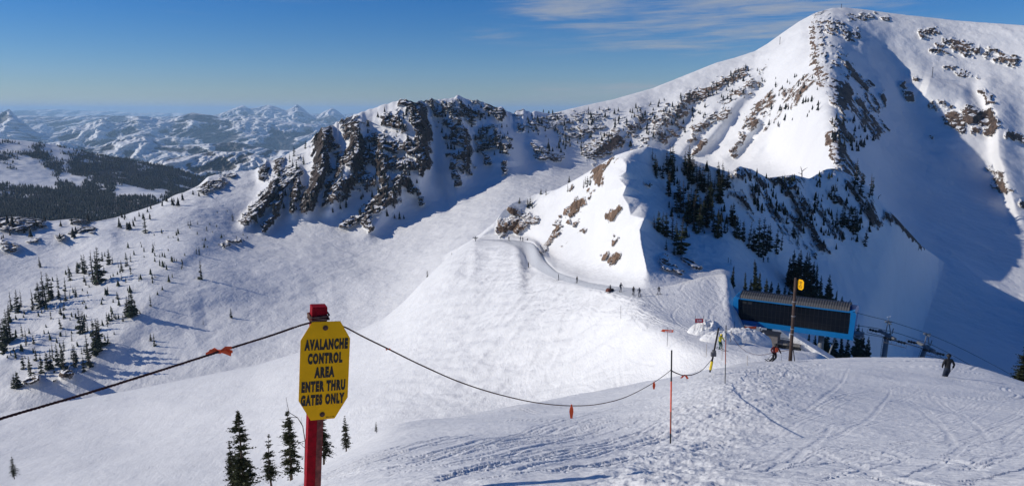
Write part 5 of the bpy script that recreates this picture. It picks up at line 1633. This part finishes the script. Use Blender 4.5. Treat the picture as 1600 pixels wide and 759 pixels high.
def person_proto(pose, jacket, trousers, helmet, skis='skis', pack=None):
    J = dict(STAND); J.update(pose)
    names = list(J)
    me = bpy.data.meshes.new('body')
    me.from_pydata([J[n] for n in names], [(names.index(a), names.index(b)) for a, b in BONES], [])
    ob = bpy.data.objects.new('tmp', me); COL.objects.link(ob)
    sk = ob.modifiers.new('s', 'SKIN'); sk.use_smooth_shade = True
    ss = ob.modifiers.new('u', 'SUBSURF'); ss.levels = 1; ss.render_levels = 1
    for i, n in enumerate(names):
        v = me.skin_vertices[0].data[i]; v.radius = (RAD[n], RAD[n] * (.8 if n in ('pelvis', 'spine', 'chest') else 1)); v.use_root = (n == 'pelvis')
    em = bpy.data.meshes.new_from_object(ob.evaluated_get(dg())); bpy.data.objects.remove(ob)
    em.name = 'body'; em.materials.clear()
    for m_ in (jacket, trousers, M_SKIN, M_BLKP): em.materials.append(m_)
    segs = [(Vector(J[a]), Vector(J[b]), GROUPM.get(b, 0)) for a, b in BONES]
    # a small nose and brow on the face
    hd = Vector(J['head'])
    for p_ in em.polygons:
        c = p_.center; best = 9; mi = 0
        for a, b, g in segs:
            t = max(0, min(1, (c - a).dot(b - a) / (b - a).length_squared)); dd = (c - a - (b - a) * t).length
            if dd < best: best, mi = dd, g
        if mi == 2 and (c - hd).y > -.045: mi = 3
        p_.material_index = mi
    root = empty('person', (0, 0, 0))
    bo = bpy.data.objects.new('body', em); COL.objects.link(bo); bo.parent = root
    cr = Vector(J['crown']); ax = (cr - hd).normalized()
    mb = MB(); rings = []
    side = Vector((1, 0, 0)); fw = ax.cross(side).normalized(); side = fw.cross(ax).normalized()
    n = 14; prof = [(-.02, .118), (.02, .127), (.06, .122), (.10, .098), (.13, .055), (.142, .008)]
    for hgt, rd in prof:
        rings.append([hd + ax * (hgt + .03) + (side * math.cos(a) + fw * math.sin(a)) * rd + fw * -.008 for a in [2 * math.pi * q / n for q in range(n)]])
    V_ = [v for r_2 in rings for v in r_2]
    mb.add(V_, [(i * n + q, i * n + (q + 1) % n, (i + 1) * n + (q + 1) % n, (i + 1) * n + q) for i in range(len(rings) - 1) for q in range(n)])
    mb.build('helmet', helmet, root, smooth=True)
    face = -fw if fw.y > 0 else fw
    mb = MB(); mb.box(hd + face * .108 + ax * .012, (.16, .045, .07), bev=.015); mb.build('goggles', M_LENS, root)
    mb = MB(); mb.box(hd + face * .118 - ax * .035, (.028, .03, .04), bev=.006); mb.build('nose', M_SKIN, root)
    if skis == 'skis':
        for s_ in 'lr':
            a, f2 = Vector(J[s_ + 'a']), Vector(J[s_ + 'f']); dr_ = (f2 - a); dr_.z = 0; dr_ = dr_.normalized() if dr_.length > .01 else Vector((0, -1, 0))
            c = Vector((a.x, a.y, min(a.z, f2.z) + .0)) + dr_ * .1
            mb = MB(); sd_ = dr_.cross(Vector((0, 0, 1))) * .05
            P3 = [c - dr_ * .8, c - dr_ * .3, c + dr_ * .35, c + dr_ * .78, c + dr_ * .9 + Vector((0, 0, .07))]
            V_ = []
            for q, w in zip(P3, (.9, .8, .8, 1.1, .5)): V_ += [q + sd_ * w, q - sd_ * w, q + sd_ * w - Vector((0, 0, .02)), q - sd_ * w - Vector((0, 0, .02))]
            F_ = []
            for i in range(4):
                o4 = 4 * i; F_ += [(o4, o4+1, o4+5, o4+4), (o4+2, o4+6, o4+7, o4+3), (o4, o4+4, o4+6, o4+2), (o4+1, o4+3, o4+7, o4+5)]
            mb.add(V_, F_); mb.build('ski', M_SKI, root)
    elif skis == 'board':
        c = (Vector(J['la']) + Vector(J['ra'])) / 2; dr_ = Vector(J['ra']) - Vector(J['la']); dr_.z = 0; dr_.normalize(); sd_ = dr_.cross(Vector((0, 0, 1))) * .13
        z0 = min(J['la'][2], J['lf'][2]) - .05
        mb = MB(); V_ = []
        for u, w, zz in ((-.78, .6, .05), (-.62, 1, 0), (0, .85, 0), (.62, 1, 0), (.78, .6, .05)):
            q = Vector((c.x, c.y, z0 + zz)) + dr_ * u; V_ += [q + sd_ * w, q - sd_ * w, q + sd_ * w - Vector((0, 0, .02)), q - sd_ * w - Vector((0, 0, .02))]
        F_ = []
        for i in range(4):
            o4 = 4 * i; F_ += [(o4, o4+1, o4+5, o4+4), (o4+2, o4+6, o4+7, o4+3), (o4, o4+4, o4+6, o4+2), (o4+1, o4+3, o4+7, o4+5)]
        mb.add(V_, F_); mb.build('snowboard', M_SKI, root)
    if pack:
        mb = MB(); ch = Vector(J['chest']); mb.box(ch + Vector((0, .19, -.08)), (.30, .17, .45), bev=.05); mb.build('backpack', pack, root)
    return root


def put_person(root, px, py, r, hpx, label, rz, group=None, h0=1.78, sheet=None):
    p = sheet.ground(px, py) if sheet else at(px, py, r)
    root.location = p + Vector((0, 0, .03)); k_ = 1.0
    if hpx: k_ = hpx / F * p.length / (h0 * 1.02)
    k_ = max(.8, min(1.25, k_))
    root.scale = (k_,) * 3; root.rotation_euler = (0, 0, rz)
    tag(root, label, 'person', group)
    return root


# riding away at the right
P1 = dict(pelvis=(.02, .02, .90), chest=(.0, -.02, 1.33), ls=(-.19, 0, 1.42), le=(-.31, .05, 1.18), lw=(-.34, -.08, .97), lh=(-.35, -.12, .90), lt=(-.31, -.13, .95), re=(.29, .03, 1.17), rw=(.24, -.12, .98), rh=(.23, -.16, .91),
          lp=(-.09, 0, .86), lk=(.0, -.02, .50), la=(.13, .0, .12), lf=(.27, -.02, .06), rp=(.11, 0, .86), rk=(.20, .02, .48), ra=(.36, .12, .12), rf=(.50, .10, .06))
a = put_person(person_proto(P1, MC['cloth_black'], MC['cloth_navy'], M_BLKP), 1478, 600, 48.5, 42, 'lone dark clad skier seen from behind on the right slope', math.pi * .97)
q = a.location
mb = MB(); hand = Vector((.33, .10, .90)) ; mb.tube([hand, Vector((.10, .35, .02))], .012, 5); mb.tube([hand + Vector((.01, 0, .03)), hand - Vector((.0, 0, .08))], .02, 6)
o = mb.build('ski_pole', simple('pale_pole', (.45, .45, .45), .5)); o.location = q; tag(o, 'thin pale ski pole held by the skier on the right slope', 'ski pole')
# turning skier in orange and black
P2 = dict(pelvis=(.10, .0, .72), spine=(.07, -.08, .90), chest=(.04, -.16, 1.08), neck=(.02, -.20, 1.24), head=(.02, -.24, 1.35), crown=(.02, -.25, 1.47),
          ls=(-.15, -.15, 1.18), le=(-.36, -.24, 1.04), lw=(-.36, -.42, .88), lh=(-.36, -.48, .84), lt=(-.33, -.45, .90), rs=(.22, -.15, 1.14), re=(.40, -.18, .94), rw=(.38, -.38, .80), rh=(.37, -.44, .76), rt=(.34, -.41, .83),
          lp=(.02, 0, .69), lk=(-.12, -.24, .46), la=(-.34, -.10, .12), lf=(-.36, -.26, .07), rp=(.20, 0, .69), rk=(.10, -.24, .42), ra=(-.08, -.08, .12), rf=(-.10, -.24, .07))
pr = person_proto(P2, MC['cloth_maroon'], MC['cloth_black'], M_BLKP)
a = put_person(pr, 1207, 566, 58, None, 'crouching skier in dark maroon with orange vest turning below the terminal', .25)
a.scale = (1.05,) * 3
mb = MB(); mb.prism([(-.10, -.16), (.12, -.16), (.11, .12), (.03, .16), (-.06, .16), (-.10, .1)], (.06, -.315, 1.05), (1, 0, 0), (0, .25, 1), .03); mb.build('vest', MC['cloth_orange'], pr)
for hx, tx, l in ((Vector((-.36, -.48, .84)), Vector((-.95, -.2, .02)), 'left ski pole of the turning skier, planted outward'), (Vector((.37, -.44, .76)), Vector((.72, -.1, .0)), 'right ski pole of the turning skier, trailing')):
    mb = MB(); Mz = Matrix.Rotation(.25, 3, 'Z'); mb.tube([Mz @ hx * 1.05, Mz @ tx * 1.05], .011, 5); o = mb.build('ski_pole', M_DKM); o.location = a.location; tag(o, l, 'ski pole')
# yellow jacket skier
P3 = dict(pelvis=(0, .02, .84), spine=(-.02, -.04, 1.04), chest=(-.04, -.10, 1.24), neck=(-.05, -.13, 1.40), head=(-.05, -.16, 1.51), crown=(-.05, -.16, 1.63), ls=(-.22, -.10, 1.32), rs=(.13, -.10, 1.32), le=(-.31, -.2, 1.08), lw=(-.27, -.36, .96), lh=(-.26, -.42, .93), lt=(-.22, -.40, .97),
          re=(.25, -.2, 1.08), rw=(.22, -.36, .96), rh=(.2, -.42, .93), rt=(.17, -.4, .97), lp=(-.1, .02, .80), rp=(.1, .02, .80), lk=(-.10, -.14, .46), rk=(.16, -.12, .46), la=(-.06, .0, .10), lf=(-.06, -.16, .05), ra=(.26, .0, .10), rf=(.26, -.16, .05))
a = put_person(person_proto(P3, MC['cloth_yellow'], MC['cloth_green'], M_YELP), 1124.5, 546, 92, 30, 'skier in yellow jacket and green trousers behind the leaning pole', .5)
a = put_person(person_proto({}, MC['cloth_grey'], MC['cloth_navy'], M_BLKP), 1162.5, 523, 138, 14, 'person in grey standing behind the snow bank by the terminal', .3)
a = put_person(person_proto(dict(le=(-.30, -.15, 1.2), lw=(-.2, -.35, 1.2), lh=(-.17, -.4, 1.2), lt=(-.15, -.36, 1.24)), MC['cloth_grey'], MC['cloth_grey'], M_WHITE, skis=None), 1187, 527, 131, 16, 'lift attendant in pale helmet beside the operator hut', 1.0)
# people along the road
ST_B = person_proto({}, MC['cloth_black'], MC['cloth_black'], M_BLKP)
ST_C = person_proto(dict(lk=(-.16, -.12, .50), la=(-.24, .02, .10), lf=(-.25, -.14, .05), re=(.36, .02, 1.2), rw=(.42, -.14, 1.02), rh=(.43, -.18, .95), rt=(.39, -.2, .99)), MC['cloth_navy'], MC['cloth_grey'], M_BLKP)
SB = person_proto(dict(la=(-.30, 0, .10), lf=(-.32, -.13, .06), ra=(.30, 0, .10), rf=(.32, -.13, .06), lk=(-.24, -.12, .48), rk=(.24, -.12, .48), pelvis=(0, .03, .86), le=(-.34, 0, 1.2), lw=(-.42, -.05, 1.0), lh=(-.44, -.06, .93), lt=(-.4, -.1, .96)), MC['cloth_black'], MC['cloth_grey'], M_BLKP, skis='board')
SIT = person_proto(dict(pelvis=(0, .1, .50), spine=(0, .08, .70), chest=(0, .02, .92), neck=(0, 0, 1.08), head=(0, -.02, 1.19), crown=(0, -.02, 1.31), ls=(-.18, .02, 1.0), rs=(.18, .02, 1.0), le=(-.26, -.12, .80), lw=(-.22, -.34, .74), lh=(-.21, -.4, .74), lt=(-.17, -.38, .78), re=(.26, -.12, .80), rw=(.22, -.34, .74), rh=(.21, -.4, .74), rt=(.17, -.38, .78),
    lp=(-.1, .08, .48), rp=(.1, .08, .48), lk=(-.16, -.30, .46), rk=(.16, -.30, .46), la=(-.18, -.34, .10), lf=(-.18, -.5, .05), ra=(.18, -.34, .10), rf=(.18, -.5, .05)), MC['cloth_black'], MC['cloth_black'], M_BLKP, skis=None)
put_person(SIT, 953.5, 456, 0, None, 'rider sitting on the small snowmobile on the road', -1.2, sheet=mid)
SIT.location.z += .28
sm_ = empty('snowmobile', SIT.location - Vector((0, 0, .28)), (0, 0, -1.2 + .35))
mb = MB(); mb.box((0, .25, .52), (.5, 1.3, .3), bev=.08); mb.build('seat', MC['cloth_black'], sm_)
mb = MB(); mb.prism([(-1.3, .25), (-1.1, .75), (-.55, .95), (-.35, .6), (-.35, .25)], (-.35, 0, 0), (0, 1, 0), (0, 0, 1), .7); mb.build('cowl', MC['cloth_brown'], sm_)
mb = MB(); mb.box((0, .35, .2), (.42, 1.7, .36), bev=.12); mb.build('track', M_BLKP, sm_)
for s_ in (-.4, .4):
    mb = MB(); mb.box((s_, -1.0, .06), (.12, 1.1, .05), bev=.015); mb.tube([(s_, -.9, .08), (s_ * .6, -.8, .4)], .03, 6); mb.build('ski', M_BLKP, sm_)
mb = MB(); mb.tube([(-.35, -.45, 1.0), (.35, -.45, 1.0)], .02, 6); mb.build('handlebar', M_BLKP, sm_)
tag(sm_, 'small brown and black snowmobile standing on the road under its rider', 'snowmobile')
used = set()
for base, px, py, h, l, rz, sh in [
    (SB, 1030, 460, 13, 'snowboarder in black, rightmost figure on the saddle with a long shadow', .2, mid),
    (ST_C, 969, 456, 15, 'skier with one arm out just right of the snowmobile', .4, mid),
    (ST_B, 989, 461, 14, 'left skier of the close pair right of the snowmobile', .1, mid),
    (ST_C, 999, 463, 14, 'right skier of the close pair, nearest to the snowboarder', 2.9, mid),
    (ST_B, 901, 442, 11, 'skier alone on the road, midway between the bend and the snowmobile', .8, mid),
    (ST_C, 873, 438, 10, 'skier on the road just below the bend', 1.6, mid),
    (ST_B, 826, 418, 9, 'leaning skier in the bend of the road', 1.2, mid),
    (ST_B, 795, 376, 7, 'tiny skier on the far flat part of the road, leftmost', .5, mid),
    (ST_C, 814, 376.5, 7, 'tiny skier on the far flat part of the road, leftmost of three', .1, mid),
    (ST_B, 817.5, 377, 7, 'tiny skier on the far flat part of the road, middle of three', .9, mid),
    (ST_B, 823.5, 377.5, 6, 'tiny skier on the far flat part of the road, rightmost of three', .3, mid),
    (ST_B, 1193, 410, 8, 'left one of the tiny pair on the shaded traverse', .3, knob),
    (ST_C, 1199, 409.5, 8, 'right one of the tiny pair on the shaded traverse', .3, knob)]:
    o = base if id(base) not in used else copy_tree(base); used.add(id(base))
    put_person(o, px, py, 0, h, l, rz, 'skiers on the saddle road', sheet=sh)
for px, py in ((1380, 407), (1384, 406.5), (1388, 406), (1447, 403), (1452, 402.5)):
    o = copy_tree(ST_B); put_person(o, px, py, 0, 5, 'tiny dark figure crossing the deep shaded bowl at right', 1.5, 'tiny figures crossing the shaded bowl', sheet=big)
#OBJ_END
